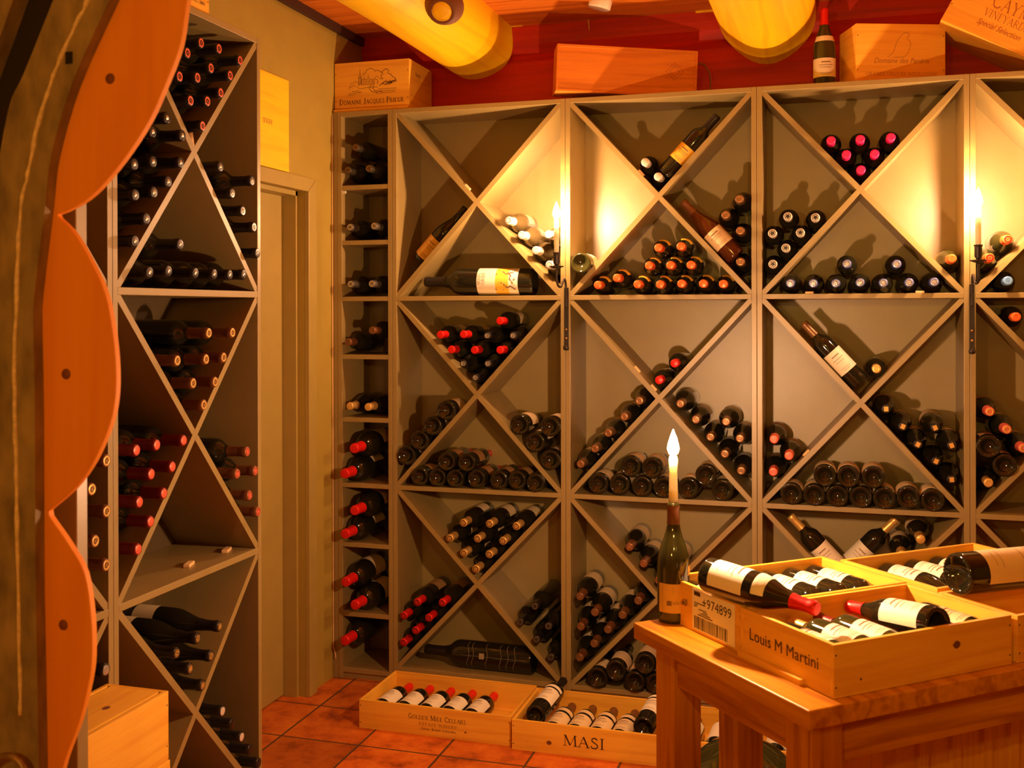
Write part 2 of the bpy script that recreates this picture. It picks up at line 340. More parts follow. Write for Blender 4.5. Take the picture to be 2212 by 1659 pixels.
# ceiling boards running along x
mb = MB(); y = -2.2
while y < YW+.2:
    mb.box((XW-.14, y+.002, ZC), (3.45, y+.118, ZC+.04)); y += .12
mb.box((XW-.14, -2.2, ZC+.012), (3.45, YW+.2, ZC+.06))
struct('ceiling', mb, CEILW)
struct('trim_1', MB().box((XW, -2.0, ZC-.035), (XW+.02, YW-.03, ZC)), mat('dark_trim', (.05, .02, .01), .6))
# door in the left wall
d = struct('door_1', MB().box((XW-.13, 3.10, .006), (XW-.09, 3.852, 2.012)), DOORP, .002)
mb = MB().box((XW-.03, 3.852, 0), (XW-.139, 3.868, 2.03)).box((XW-.03, 3.10, 2.012), (XW-.139, 3.868, 2.03)).box((XW-.03, 3.10, 0), (XW-.139, 3.116, 2.012))
struct('door_jamb', mb, DOORP, parent=d)
mb = MB()
mb.prism([(3.868, 0), (3.932, 0), (3.932, 2.083), (3.868, 2.028)], XW, XW+.02, 'x').prism([(3.03, 2.028), (3.866, 2.028), (3.930, 2.083), (2.98, 2.083)], XW, XW+.02, 'x').prism([(3.036, 0), (3.10, 0), (3.10, 2.026), (3.036, 2.026)], XW, XW+.02, 'x')
struct('door_casing', mb, DOORP, .002, parent=d)
# round log beams
def log(name, cx, cz, r0, r1, lab, seed):
    rnd = random.Random(seed); vs = []; fs = []; seg = 40; ys = [-2.0+i*.16 for i in range(41)]; ys = [y for y in ys if y < YW-.03]+[YW-.012]
    ph = [rnd.random()*6 for _ in range(5)]
    for y in ys:
        t = (y+2)/(YW+2); r = r0+(r1-r0)*t
        for k in range(seg):
            a = 2*PI*k/seg
            rr = r*(1+.03*math.sin(3*a+ph[0]+y*.7)+.018*math.sin(5*a+ph[1]+y*1.7)+.012*math.sin(y*3.1+ph[2]+a))
            vs.append((cx+.02*math.sin(y*.9+ph[3])*(1-t)+rr*math.cos(a), y, cz+rr*math.sin(a)))
    n = len(ys)
    for j in range(n-1):
        for k in range(seg): fs.append((j*seg+k, (j+1)*seg+k, (j+1)*seg+(k+1) % seg, j*seg+(k+1) % seg))
    m = MB((cx, 0, cz)).add(vs, fs, True); m.f.append([(n-1)*seg+k for k in range(seg)])
    o = ob(name, m, LOGW); o.location = (cx, 0, cz)
    return tag(o, lab, 'ceiling beam', 'peeled log ceiling beams')
lg = log('log_beam', -1.50, 2.735, .20, .178, 'peeled yellow log beam with a large round knot, left one above the first wide rack', 3)
log('log_beam', -.262, 2.735, .185, .19, 'peeled yellow log beam with long cracks, right one above the third wide rack', 9)
# knot and cracks of the left log
kq = onz(955, 20, 2.562); kp = Vector((kq.x+1.50, kq.y, -.178))
DKN = mat('dark_knot', (.16, .05, .012), .7)
mb = MB(); 
for i in range(3):
    pass
KM = Matrix.Translation(kp) @ Vector((.12, -.80, -.6)).to_track_quat('Z', 'Y').to_matrix().to_4x4()
mb.lathe([(.034, .006), (.040, .008), (.047, .004), (.055, -.012), (.068, -.045)], 28, KM)
ob('knot_ring', mb, DKN, lg)
ob('knot', MB().lathe([(.0001, .012), (.022, .011), (.033, .007), (.0345, .0)], 24, KM), LOGW, lg)

# ------------------------------------------------------------------ racks
def dividers(a0, a1, z0, z1, d0, d1, off, ax, parent, t=T, label=None):
    """crossed diagonal boards in the rectangle; extruded depth d0..d1 (along y if ax=='y' else x)"""
    c = Vector(((a0+a1)/2, (z0+z1)/2))
    def strip(p, q, s0=0, s1=0):
        p = Vector(p); q = Vector(q); d = (q-p).normalized(); n = Vector((-d.y, d.x))*t/2; p = p+d*s0; q = q-d*s1
        return [tuple(p+n), tuple(p-n), tuple(q-n), tuple(q+n)]
    e = t*.95
    p, q = (a0, z0), (a1, z1)
    ob('diagonal_board', MB(off).prism(clip(strip(p, q, -e, -e), a0, a1, z0, z1), d0, d1, ax), PAINT, parent)
    p, q = (a0, z1), (a1, z0)
    cc = tuple(c)
    ob('diagonal_board', MB(off).prism(clip(strip(p, cc, -e, t*.5), a0, a1, z0, z1), d0, d1, ax), PAINT, parent)
    ob('diagonal_board', MB(off).prism(clip(strip(cc, q, t*.5, -e), a0, a1, z0, z1), d0, d1, ax), PAINT, parent)
def clip(poly, a0, a1, z0, z1):
    for ax, lim, sg in ((0, a0, 1), (0, a1, -1), (1, z0, 1), (1, z1, -1)):
        out = []
        for i in range(len(poly)):
            p, q = poly[i], poly[(i+1) % len(poly)]; dp, dq = (p[ax]-lim)*sg, (q[ax]-lim)*sg
            if dp >= 0: out.append(p)
            if (dp >= 0) != (dq >= 0):
                t = dp/(dp-dq); out.append((p[0]+(q[0]-p[0])*t, p[1]+(q[1]-p[1])*t))
        poly = out
    return poly
BV = .0012
def rack_back(x0, lab, k):
    x1 = x0+W-.0006; x0 = x0+.0006; off = (x0, YB, 0)
    r = thing('wine_rack', lab, 'wine rack', off, group='wide diagonal racks along the back wall')
    for a in (x0, x1-T): ob('side_panel', MB(off).box((a, YB, 0), (a+T, YB+DEP, ZT)), PAINT, r, BV)
    ob('top_panel', MB(off).box((x0+T, YB, ZT-T), (x1-T, YB+DEP, ZT)), PAINT, r, BV)
    for z in (Z1, Z2, Z0): ob('shelf', MB(off).box((x0+T, YB, z-T), (x1-T, YB+DEP, z)), PAINT, r, BV)
    ob('toe_kick', MB(off).box((x0+T, YB+.01, 0), (x1-T, YB+.028, Z0-T)), PAINT, r)
    ob('back_panel', MB(off).box((x0, YB+DEP, 0), (x1, YB+DEP+.008, ZT)), PAINT, r)
    for za, zb in ((Z1, ZT-T), (Z2, Z1-T), (Z0, Z2-T)): dividers(x0+T, x1-T, za, zb, YB+.002, YB+DEP, off, 'y', r)
    return r
rack_back(X0, 'olive painted wine rack with diagonal dividers, first wide one right of the narrow shelves', 0)
rack_back(X0+W, 'olive painted wine rack with diagonal dividers, behind the table candle', 1)
rack_back(X0+2*W, 'olive painted wine rack with diagonal dividers, under the red-capped standing bottle', 2)
rack_back(X0+3*W, 'olive painted wine rack with diagonal dividers, cut off by the right edge of the photo', 3)
# narrow shelf unit
nx0, nx1 = -2.013, X0-.0006; off = (nx0, YB, 0)
r = thing('narrow_shelf', 'tall narrow olive shelf unit holding magnums in the corner by the door wall', 'shelf', off)
for a in (nx0, nx1-T): ob('side_panel', MB(off).box((a, YB, 0), (a+T, YB+DEP, ZT)), PAINT, r, BV)
NZ = [2.078, 1.846, Z1, 1.366, 1.102, Z2, .575, .282, .045]
for z in NZ: ob('shelf', MB(off).box((nx0+T, YB+.001, z-T), (nx1-T, YB+DEP, z)), PAINT, r, BV)
ob('top_panel', MB(off).box((nx0+T, YB, ZT-T), (nx1-T, YB+DEP, ZT)), PAINT, r, BV)
ob('back_panel', MB(off).box((nx0, YB+DEP, 0), (nx1, YB+DEP+.008, ZT)), PAINT, r)
ob('toe_kick', MB(off).box((nx0+T, YB+.012, 0), (nx1-T, YB+.02, .026)), PAINT, r)
ob('filler_strip', MB(off).box((XW+.001, YB+.003, 0), (nx0-.0005, YB+.022, ZT)), PAINT, r)
pe = ob('shelf_peg', MB(off).box((nx0+T, YB+.012, 2.046), (nx0+T+.012, YB+.02, 2.057)), WHITE, r)
c = ob('cord', MB().tube([(XW+.004, YB-.004, 2.37), (XW+.004, YB-.004, 1.2), (XW+.004, YB-.004, .13), (XW+.014, YB-.006, .10), (XW+.018, YB-.012, .085)], .0026, 8), mat('pale_cord', (.75, .48, .18), .5))
tag(c, 'thin pale cord hanging down the wall corner left of the narrow shelves', 'cord')
# left racks, facing the room
def rack_left(y1, lab):
    y0 = y1-WL+.0006; y1 = y1-.0006; off = (XL, y0, 0); xb = XL-DEP
    r = thing('wine_rack', lab, 'wine rack', off, group='diagonal racks along the left wall')
    for a in (y0, y1-T): ob('side_panel', MB(off).box((xb, a, 0), (XL, a+T, ZT)), PAINT, r, BV)
    ob('top_panel', MB(off).box((xb, y0+T, ZT-T), (XL, y1-T, ZT)), PAINT, r, BV)
    for z in (Z1, Z2, Z0): ob('shelf', MB(off).box((xb, y0+T, z-T), (XL, y1-T, z)), PAINT, r, BV)
    ob('toe_kick', MB(off).box((XL-.028, y0+T, 0), (XL-.01, y1-T, Z0-T)), PAINT, r)
    ob('back_panel', MB(off).box((xb-.008, y0, 0), (xb, y1, ZT)), SHADEP, r)
    for za, zb in ((Z1, ZT-T), (Z2, Z1-T), (Z0, Z2-T)): dividers(y0+T, y1-T, za, zb, xb, XL-.002, off, 'x', r)
    return r
rack_left(YL0, 'tall olive wine rack with diagonal dividers left of the door')
rack_left(YL0-WL, 'tall olive wine rack mostly hidden behind the scalloped orange board')

# ------------------------------------------------------------------ bottles
KIND = {  # r, h, profile
 'bordeaux': (.0375, .300, [(0, .022), (.012, .020), (.022, .010), (.030, .0015), (.0335, 0), (.0365, .003), (.0375, .008), (.0375, .188), (.0365, .200), (.033, .210), (.026, .219), (.019, .228), (.0152, .238), (.0142, .250), (.0138, .284), (.0152, .286), (.0152, .294), (.0140, .297), (.0135, .300), (0, .300)]),
 'burgundy': (.0405, .296, [(0, .024), (.012, .022), (.024, .010), (.032, .0015), (.036, 0), (.0393, .003), (.0405, .009), (.0405, .140), (.0395, .156), (.0365, .172), (.031, .190), (.0245, .208), (.0188, .226), (.0158, .242), (.0143, .256), (.0139, .280), (.0154, .282), (.0154, .290), (.0142, .293), (.0136, .296), (0, .296)]),
 'magnum': (.052, .360, [(0, .03), (.016, .027), (.032, .012), (.042, .0015), (.046, 0), (.0505, .004), (.052, .011), (.052, .220), (.0505, .235), (.045, .250), (.036, .262), (.0265, .272), (.0215, .284), (.0195, .298), (.0185, .340), (.020, .342), (.020, .351), (.0185, .356), (.018, .360), (0, .360)]),
 'jeroboam': (.055, .478, [(0, .04), (.02, .034), (.036, .014), (.046, .0015), (.050, 0), (.054, .004), (.055, .012), (.055, .315), (.054, .330), (.048, .345), (.037, .358), (.0275, .370), (.022, .385), (.0195, .402), (.0185, .455), (.0205, .457), (.0205, .468), (.019, .474), (.018, .478), (0, .478)]),
}
def kb(kind, body, dotted=False):
    key = ('body', kind, body, dotted)
    if key not in MATS:
        r, h, pr = KIND[kind]; mb = MB().lathe(pr, 28)
        if dotted:
            n = 34
            for i in range(n):
                a = 2*PI*i/n; mb.lathe([(.0001, .0022), (.0017, .0014), (.0026, 0)], 8, Matrix.Translation(((r-.0058)*math.cos(a), (r-.0058)*math.sin(a), .0005)) @ Matrix.Rotation(PI, 4, 'X'))
        MATS[key] = mb.mesh('bottle_body', {'dark': GLASS, 'green': GREENG, 'pale': PALEG, 'amber': AMBERG}[body])
    return MATS[key]
def prof_r(pr, z):
    for (ra, za), (rb, zb) in zip(pr[5:], pr[6:]):
        if za <= z <= zb and zb > za: return ra+(rb-ra)*(z-za)/(zb-za)
    return pr[-2][0]
def kcap(kind, f, length=.062):
    key = ('cap', kind, f)
    if key not in MATS:
        r, h, pr = KIND[kind]; length *= h/.3; zs = [h-length+length*i/10 for i in range(11)]
        P = [(prof_r(pr, min(z, h-.003))+.0011, z) for z in zs]; rt = P[-1][0]
        P = P[:-1]+[(rt, h-.001), (rt-.0012, h+.0012), (rt-.003, h+.0014), (0, h+.0014)]
        MATS[key] = MB().lathe(P, 22).mesh('capsule', FOIL[f])
    return MATS[key]
def kseal(kind, f, style):
    key = ('seal', kind, f, style)
    if key not in MATS:
        r, h, pr = KIND[kind]; rt = pr[-2][0]*.92; z = h+.0016; m = lambda x, y: Vector((x, y, z+.0004))
        mb = MB()
        if style == 'ring':
            mb.lathe([(rt*.98, z), (rt*.78, z+.0006), (rt*.60, z)], 20); ribbon(mb, [(-rt*.3, -rt*.25), (0, rt*.3), (rt*.3, -rt*.2)], rt*.16, m)
        elif style == 'button': mb.lathe([(rt*.52, z), (rt*.4, z+.0012), (0, z+.0016)], 16)
        elif style == 'disc': mb.lathe([(rt*.95, z), (rt*.8, z+.0007), (0, z+.0007)], 20)
        elif style == 'emblem':
            for i in range(5):
                a = i*2*PI/5; mb.lathe([(rt*.26, z), (0, z+.0006)], 8, Matrix.Translation((rt*.42*math.cos(a), rt*.42*math.sin(a), 0)))
            mb.lathe([(rt*.22, z), (0, z+.0006)], 8); mb.lathe([(rt*.98, z), (rt*.86, z+.0006), (rt*.8, z)], 20)
        elif style == 'star':
            for i in range(16):
                a = i*PI/8; ribbon(mb, [(0, 0), (rt*.9*math.cos(a), rt*.9*math.sin(a))], rt*.12, m)
        elif style == 'bars':
            mb.add([m(*p) for p in ((-rt*.7, -rt*.6), (rt*.7, -rt*.6), (rt*.7, rt*.6), (-rt*.7, rt*.6))], [(0, 1, 2, 3)])
        elif style == 'shield':
            P = [(0, -.75), (.6, -.45), (.6, .45), (0, .7), (-.6, .45), (-.6, -.45), (0, -.75)]
            ribbon(mb, [(a*rt, b*rt) for a, b in P], rt*.16, m)
            for q in (-.25, .1, .35): ribbon(mb, [(-rt*.35, rt*q), (rt*.35, rt*q)], rt*.12, m)
        MATS[key] = mb.mesh('seal', FOIL[f] if f in FOIL else LAB[f])
    return MATS[key]
def klabel(kind, lf, z0, z1, span):
    key = ('label', kind, lf, z0, z1, span)
    if key not in MATS:
        r, h, pr = KIND[kind]; n = 8; P = []
        for i in range(n+1):
            z = z0+(z1-z0)*i/n; P.append((prof_r(pr, z)+.0006, z))
        MATS[key] = MB().lathe(P, 18, None, False, -span/2, span/2).mesh('label', LAB[lf])
    return MATS[key]
def kbars(mesh_m, z0, dx, span, seed):
    key = ('bars', z0, dx, span, seed)
    return key
NB = 0
def bottle(kind, base, d, label, group=None, cap='black', seal=None, style='ring', body='dark', lab=None, spin=0, dotted=False, text=None, name='wine_bottle', lname=None, band=None, sc=1):
    """base = centre of the base, d = direction from base to mouth, spin = where the label faces, as world direction"""
    global NB
    NB += 1
    d = Vector(d).normalized(); up = Vector(spin) if isinstance(spin, (tuple, list, Vector)) else Vector((math.cos(spin)*.3, -.3, 1))
    x = (up-d*up.dot(d))
    if x.length < 1e-4: x = d.orthogonal()
    x.normalize(); y = d.cross(x)
    m = Matrix(((x.x, y.x, d.x, base[0]), (x.y, y.y, d.y, base[1]), (x.z, y.z, d.z, base[2]), (0, 0, 0, 1)))
    if sc != 1: m = m @ Matrix.Scale(sc, 4)
    o = thing(name, label, 'bottle', M=m, group=group)
    link('glass_body', kb(kind, body, dotted), o)
    if cap:
        c = link('capsule', kcap(kind, cap), o)
        if seal: link('seal', kseal(kind, seal, style), c)
    r, h, pr = KIND[kind]; k = h/.3
    if lab:
        lf, a, b, sp = lab if isinstance(lab, tuple) else (lab, .055*k, .14*k, 2.4)
        L = link('label', klabel(kind, lf, a, b, sp), o)
        if text:
            mb = MB(); text(mb, r, a, b)
            ob('print', mb, INK if text in () else INKP, L)
    if band:
        lf, a, b, sp = band; link('neck_label', klabel(kind, lf, a, b, sp), o)
    return o
INKP = mat('label_print', (.22, .12, .06), .6)
def lines_text(mb, r, a, b):
    m = cyl(r+.0003, a, 0)
    # printed lines run round the bottle
    for q, wd, hh in ((.78, .6, .010), (.62, .9, .005), (.5, .7, .004), (.2, .8, .003), (.12, .6, .003)):
        ribbon(mb, [(-wd*r*.7+i*wd*r*1.4/6, (b-a)*q) for i in range(7)], hh*.35, m)

# ---- cells and relaxed positions
def cellplanes(a0, a1, z0, z1, cell):
    c = Vector(((a0+a1)/2, (z0+z1)/2)); w2 = Vector((a1-a0, z1-z0)).normalized(); nA = Vector((-w2.y, w2.x)); w3 = Vector((a1-a0, z0-z1)).normalized(); nB = Vector((-w3.y, w3.x))
    # nA: above rising diagonal, nB: above falling diagonal
    sg = {'top': (1, 1), 'bottom': (-1, -1), 'left': (1, -1), 'right': (-1, 1)}[cell]
    P = [(nA*sg[0], (nA*sg[0]).dot(c)+T/2), (nB*sg[1], (nB*sg[1]).dot(c)+T/2)]
    P += [(Vector((1, 0)), a0), (Vector((-1, 0)), -a1), (Vector((0, 1)), z0), (Vector((0, -1)), -z1)]
    return P
def relax(pts, rs, planes, fixed=(), it=120, gap=.0015):
    pts = [Vector(p) for p in pts]
    for _ in range(it):
        for i in range(len(pts)):
            for j in range(i):
                dd = pts[i]-pts[j]; L = dd.length or 1e-6; need = rs[i]+rs[j]+gap
                if L < need:
                    q = dd/L*(need-L)*.5; pts[i] += q; pts[j] -= q
        for i in range(len(pts)):
            for n, d in planes:
                e = pts[i].dot(n)-d-rs[i]-.001
                if e < 0: pts[i] -= n*e
    return pts
def zm(z, pts):  # zoom window (ox, oy, scale) -> photo pixels
    ox, oy, s = z; return [(ox+a/s, oy+b/s) for a, b in pts]
ORD = ['first', 'second', 'third', 'fourth', 'fifth', 'sixth', 'seventh', 'eighth', 'ninth']
def fill(unit, cell, rect, groups, side='back', uname='', cname=None, planes=None):
    """groups: list of (photo pixel points, dict(kind, mode 'out' or 'in', desc, style...))"""
    items = []
    for pts, g in groups:
        r = KIND[g['kind']][0]; h = KIND[g['kind']][1]
        for (px, py) in pts:
            if side == 'back':
                yy = YB+DEP-.002-h if g['mode'] == 'out' else YB+DEP-.002-h+g.get('push', 0)
                p = ony(px, py, yy); items.append(dict(q=(p.x, p.z), g=g, r=r, h=h, yy=yy))
            else:
                xx = XL-DEP+.002+h; p = onx(px, py, xx); items.append(dict(q=(p.y, p.z), g=g, r=r, h=h, yy=xx))
    if planes is None: planes = cellplanes(*rect, cell)
    P = relax([i['q'] for i in items], [i['r'] for i in items], planes)
    for i, p in zip(items, P): i['p'] = p
    # rows by height
    order = sorted(items, key=lambda i: -i['p'].y); rows = []
    for i in order:
        if rows and abs(rows[-1][0]['p'].y-i['p'].y) < .036: rows[-1].append(i)
        else: rows.append([i])
    for ri, row in enumerate(rows):
        row.sort(key=lambda i: i['p'].x)
        for ci, i in enumerate(row):
            g = i['g']; x, z = i['p']; tot = len(row)
            where = ('' if len(items) == 1 else ('alone' if tot == 1 else ('leftmost' if ci == 0 else 'rightmost' if ci == tot-1 else ORD[ci]+' from left'))+' in '+('top' if ri == 0 and len(rows) > 1 else 'bottom' if ri == len(rows)-1 and len(rows) > 1 else 'only' if len(rows) == 1 else ORD[ri])+' row, ')
            label = f"{g['desc']}, {where}{cname or (cell+' cell')}, {uname}"
            kw = dict(g.get('kw', {})); tilt = random.uniform(-.012, .012)
            if side == 'back':
                if g['mode'] == 'out': base = (x, i['yy']+i['h'], z); dr = (tilt, -1, random.uniform(-.006, .006))
                else: base = (x, i['yy'], z); dr = (tilt, 1, random.uniform(-.006, .006))
            else: base = (XL-DEP+.002, x, z); dr = (1, tilt, random.uniform(-.006, .006))
            if 'spin' not in kw: kw['spin'] = (random.uniform(-.5, .9), 0, 1)
            b = bottle(g['kind'], base, dr, label, f"{g['grp']} in {uname}", **kw)
RT = [(Z1, ZT-T), (Z2, Z1-T), (Z0, Z2-T)]
def rect(u, row): a = X0+u*W+T; return (a, a+W-2*T, RT[row][0], RT[row][1])
def rectL(u, row): b = YL0-u*WL-T; return (b-WL+2*T, b, RT[row][0], RT[row][1])
RN = ['upper', 'middle', 'lower']; UN = ['first wide rack', 'second wide rack', 'third wide rack', 'fourth wide rack']
def G(desc, kind='bordeaux', mode='out', grp=None, **kw): return dict(desc=desc, kind=kind, mode=mode, grp=grp or desc+'s', kw=kw)
def U(u, row, cell, *groups): fill(u, cell, rect(u, row), groups, 'back', UN[u], f'{RN[row]} {cell} cell')
def UL(u, row, cell, *groups): fill(u, cell, rectL(u, row), groups, 'left', ['left side rack', 'nearer side rack'][u], f'{RN[row]} {cell} cell')
A1 = (640, 220, 3.6867); B2 = (1200, 220, 3.7703); B3 = (1620, 220, 3.7365); A4 = (640, 640, 3.6867); B5 = (1200, 640, 3.53); A6 = (1612, 660, 3.6867)
A7 = (640, 1060, 3.6867); C2 = (1200, 1060, 4.8087); C3 = (1100, 1309, 4.739); Q1 = (0, 0, 3.6867); Q2 = (0, 400, 3.6867); Q3 = (0, 820, 3.6867); Q4 = (0, 1209, 3.6867)
D4 = (1480, 1100, 5.2667); D5 = (1792, 1100, 5.2667)
# first wide rack
U(0, 0, 'right', (zm(A1, [(1695, 945), (1800, 1065), (1920, 1185), (2020, 1300), (2015, 1062)]), G('pale white-capped bottle', 'burgundy', body='pale', cap='white', seal='silver', style='ring', lab='cream')))
U(0, 1, 'top', (zm(A4, [(1150, 312), (1340, 312), (1632, 205), (1238, 430), (1417, 430), (1618, 435)]), G('bright red-capped bottle', cap='red', lab='cream')),
   (zm(A4, [(1527, 313), (1727, 315), (1328, 545), (1518, 545), (1410, 658)]), G('black hexagon-sealed bottle', cap='black', seal='white', style='shield')))
U(0, 1, 'left', (zm(A4, [(1200, 920), (1090, 1040), (985, 1155), (880, 1275)]), G('bottle lying base outward', 'burgundy', 'in', lab='cream')))
U(0, 1, 'right', (zm(A4, [(1775, 1025), (2022, 1040), (1900, 1165), (2020, 1305)]), G('bottle lying base outward', 'burgundy', 'in', lab='cream')))
U(0, 1, 'bottom', (zm(A4, [(980, 1437), (1120, 1445), (1262, 1450), (1432, 1455), (1622, 1465), (1765, 1470), (1910, 1480), (1195, 1322), (1355, 1327)]), G('bottle lying base outward', 'bordeaux', 'in', cap='red', lab=('brown', .06, .13, 2.4))))
U(0, 2, 'top', (zm(A7, [(1335, 255), (1542, 265), (1760, 285), (1215, 388), (1440, 382), (1645, 400), (1330, 500), (1540, 510), (1430, 632)]), G('gold-capped bottle', cap='gold', seal='bronze', style='ring', lab='cream')))
U(0, 2, 'left', (zm(A7, [(975, 900), (1185, 910), (870, 1010), (1070, 1035), (960, 1145), (855, 1255)]), G('dark red-capped bottle', cap='red', seal='darkred', style='ring', lab='brown')))
U(0, 2, 'right', (zm(A7, [(1900, 920), (1775, 1055), (2000, 1080), (1870, 1215), (1995, 1350)]), G('black ring-ended bottle', cap='black', seal='grey', style='ring')))
# second
U(1, 0, 'top', (zm(B2, [(722, 492), (842, 610)]), G('white-capped dark bottle', cap='white', seal='white', style='disc', lab='brown')))
U(1, 0, 'left', (zm(B2, [(222, 1330)]), G('single dark bottle lying base outward', 'burgundy', 'in', lab='white', body='green')))
U(1, 0, 'bottom', (zm(B2, [(840, 1185), (1015, 1180), (755, 1335), (930, 1332), (1105, 1328), (505, 1432), (345, 1488), (670, 1487), (843, 1487), (1018, 1485), (1195, 1480), (1373, 1478)]),
   G('orange-capped bottle', cap='orange', seal='orange', style='disc', band=('yellow', .189, .2145, 1.5), spin=(.45, 0, 1))))
U(1, 0, 'right', (zm(B2, [(1505, 790), (1382, 922), (1510, 1050), (1500, 1310)]), G('copper-capped bottle', 'burgundy', cap='bronze', seal='copper', style='ring')))
U(1, 1, 'top', (zm(B5, [(908, 517), (787, 641)]), G('glossy red-capped bottle', cap='red', seal='red', style='disc')))
U(1, 1, 'left', (zm(B5, [(640, 805), (525, 928), (413, 1048), (303, 1168), (182, 1293)]), G('copper capped bottle', 'burgundy', cap='bronze', seal='copper', style='ring', lab='cream')))
U(1, 1, 'right', (zm(B5, [(950, 818), (1062, 942), (1297, 962), (1175, 1073), (1412, 1085), (1293, 1203), (1412, 1337)]), G('copper capped bottle', 'burgundy', cap='bronze', seal='copper', style='ring', lab='white')))
U(1, 1, 'bottom', (zm(B5, [(575, 1300), (730, 1310), (1145, 1365), (325, 1430), (488, 1435), (658, 1450), (822, 1460), (1010, 1465), (1278, 1475)]), G('dark bottle base outward', 'burgundy', 'in', lab=('cream', .035, .13, 2.6))))
U(1, 2, 'top', (zm(C2, [(768, 605), (915, 790), (1035, 995), (1215, 800)]), G('copper capped bottle', 'burgundy', cap='brown', seal='copper', style='emblem', lab='cream', spin=(.6, 0, 1))))
U(1, 2, 'left', (zm(C2, [(265, 1135), (405, 1312), (845, 1195), (695, 1350), (250, 1470), (540, 1510), (395, 1640), (245, 1820)]), G('brown capped bottle', 'burgundy', cap='brown', seal='bronze', style='emblem', lab='cream', spin=(.6, 0, 1))))
U(1, 2, 'bottom', (zm(C3, [(900, 800), (1085, 700), (1385, 645), (1610, 650), (1275, 835), (1490, 865), (1690, 880)]), G('dark bottle base outward', 'burgundy', 'in', lab=('cream', .035, .12, 2.6))))
# third
U(2, 0, 'top', (zm(B3, [(658, 322), (895, 315), (1135, 300), (775, 438), (1015, 428), (897, 558)]), G('pink capped bottle', cap='pink', seal='pink', style='ring', lab='brown')))
U(2, 0, 'left', (zm(B3, [(308, 930), (543, 940), (188, 1075), (427, 1068), (303, 1190), (185, 1318)]), G('cream-sealed black bottle', cap='white', seal='black', style='emblem')))
U(2, 0, 'bottom', (zm(B3, [(790, 1310), (1188, 1310), (330, 1462), (515, 1462), (700, 1462), (893, 1462), (1078, 1462), (1295, 1458), (1485, 1455)]), G('blue-capped dark bottle', cap='blue', seal='silver', style='emblem', lab=('gold', .09, .15, 3.0))))
U(2, 0, 'right', (zm(B3, [(1645, 1288)]), G('single orange-capped bottle', 'burgundy', cap='orange', seal='orange', style='ring', body='green', lab='cream')))
U(2, 1, 'left', (zm(A6, [(222, 1097), (343, 1230), (218, 1355)]), G('salmon-capped bottle', 'burgundy', cap='salmon', seal='salmon', style='ring', lab=('brown', .05, .135, 2.8), spin=(.1, 0, 1))))
U(2, 1, 'right', (zm(A6, [(1155, 895), (1280, 1022), (1525, 1020), (1400, 1157), (1658, 1160), (1528, 1290), (1655, 1422)]), G('black gold-sealed bottle', 'burgundy', cap='black', seal='gold', style='bars', lab='cream')))
U(2, 1, 'bottom', (zm(A6, [(625, 1370), (808, 1370), (1015, 1375), (362, 1510), (540, 1515), (720, 1520), (905, 1535), (1125, 1540), (1308, 1545), (1498, 1550)]),
   G('dotted-base bottle', 'burgundy', 'in', dotted=True, lab=('cream', .03, .125, 2.8), spin=(0, 0, 1))))
U(2, 2, 'top', (zm(D5, [(1065, 365), (830, 520)]), G('gold sealed bottle', 'burgundy', cap='gold', seal='gold', style='disc', lab='cream')))
# fourth
U(3, 0, 'left', (zm(B3, [(2085, 1115), (1940, 1268)]), G('orange-capped bottle', 'burgundy', cap='orange', seal='red', style='ring', body='green', lab='cream')))
U(3, 0, 'bottom', (zm(B3, [(2088, 1448)]), G('light blue capped bottle', cap='lightblue', seal='lightblue', style='ring')))
U(3, 1, 'top', (zm(A6, [(2138, 100)]), G('orange-capped bottle', 'bordeaux', cap='orange', seal='orange', style='ring')))
U(3, 1, 'left', (zm(A6, [(1930, 892), (2042, 1040), (2198, 1155)]), G('red sealed bottle', 'burgundy', cap='salmon', seal='gold', style='ring', lab='cream')),
   (zm(A6, [(1930, 1175), (2080, 1285)]), G('dotted-base bottle', 'burgundy', 'in', dotted=True, lab=('brown', .04, .125, 2.6))),
   (zm(A6, [(1955, 1420)]), G('gold capped bottle', cap='gold', seal='gold', style='ring')))
# narrow shelves
def N(k, pts, g):
    zt = ([ZT-T]+[z-T for z in NZ])[k]; zb = NZ[k]
    P = [(Vector((1, 0)), nx0+T), (Vector((-1, 0)), -(nx1-T)), (Vector((0, 1)), zb), (Vector((0, -1)), -zt)]
    fill(0, '', None, [(pts, g)], 'back', 'narrow shelf unit', ORD[k]+' shelf from top', P)
N(0, zm(A1, [(475, 360), (385, 545), (575, 530)]), G('dark olive capped bottle', cap='olive', seal='bronze', style='ring'))
N(1, zm(A1, [(425, 1000), (620, 990)]), G('grey capped bottle', cap='grey', seal='silver', style='ring'))
N(2, zm(A1, [(430, 1450), (605, 1450)]), G('grey capped bottle', cap='grey', seal='silver', style='ring'))
N(3, zm(A4, [(405, 365), (600, 275)]), G('brown capped bottle', cap='brown', seal='bronze', style='ring'))
N(4, zm(A4, [(395, 875), (575, 880)]), G('gold capped bottle', 'burgundy', cap='gold', seal='gold', style='disc'))
N(5, zm(A4, [(455, 1210), (320, 1415)]), G('red capped magnum', 'magnum', cap='red', seal='red', style='disc', lab='cream'))
N(6, zm(A7, [(460, 160), (320, 345)]), G('red capped magnum', 'magnum', cap='red', seal='red', style='disc', lab='cream'))
N(7, zm(A7, [(325, 720), (470, 935)]), G('red capped magnum', 'magnum', cap='red', seal='red', style='disc', lab='cream'))
N(8, zm(A7, [(325, 1190)]), G('red capped magnum', 'magnum', cap='red', seal='red', style='disc'))
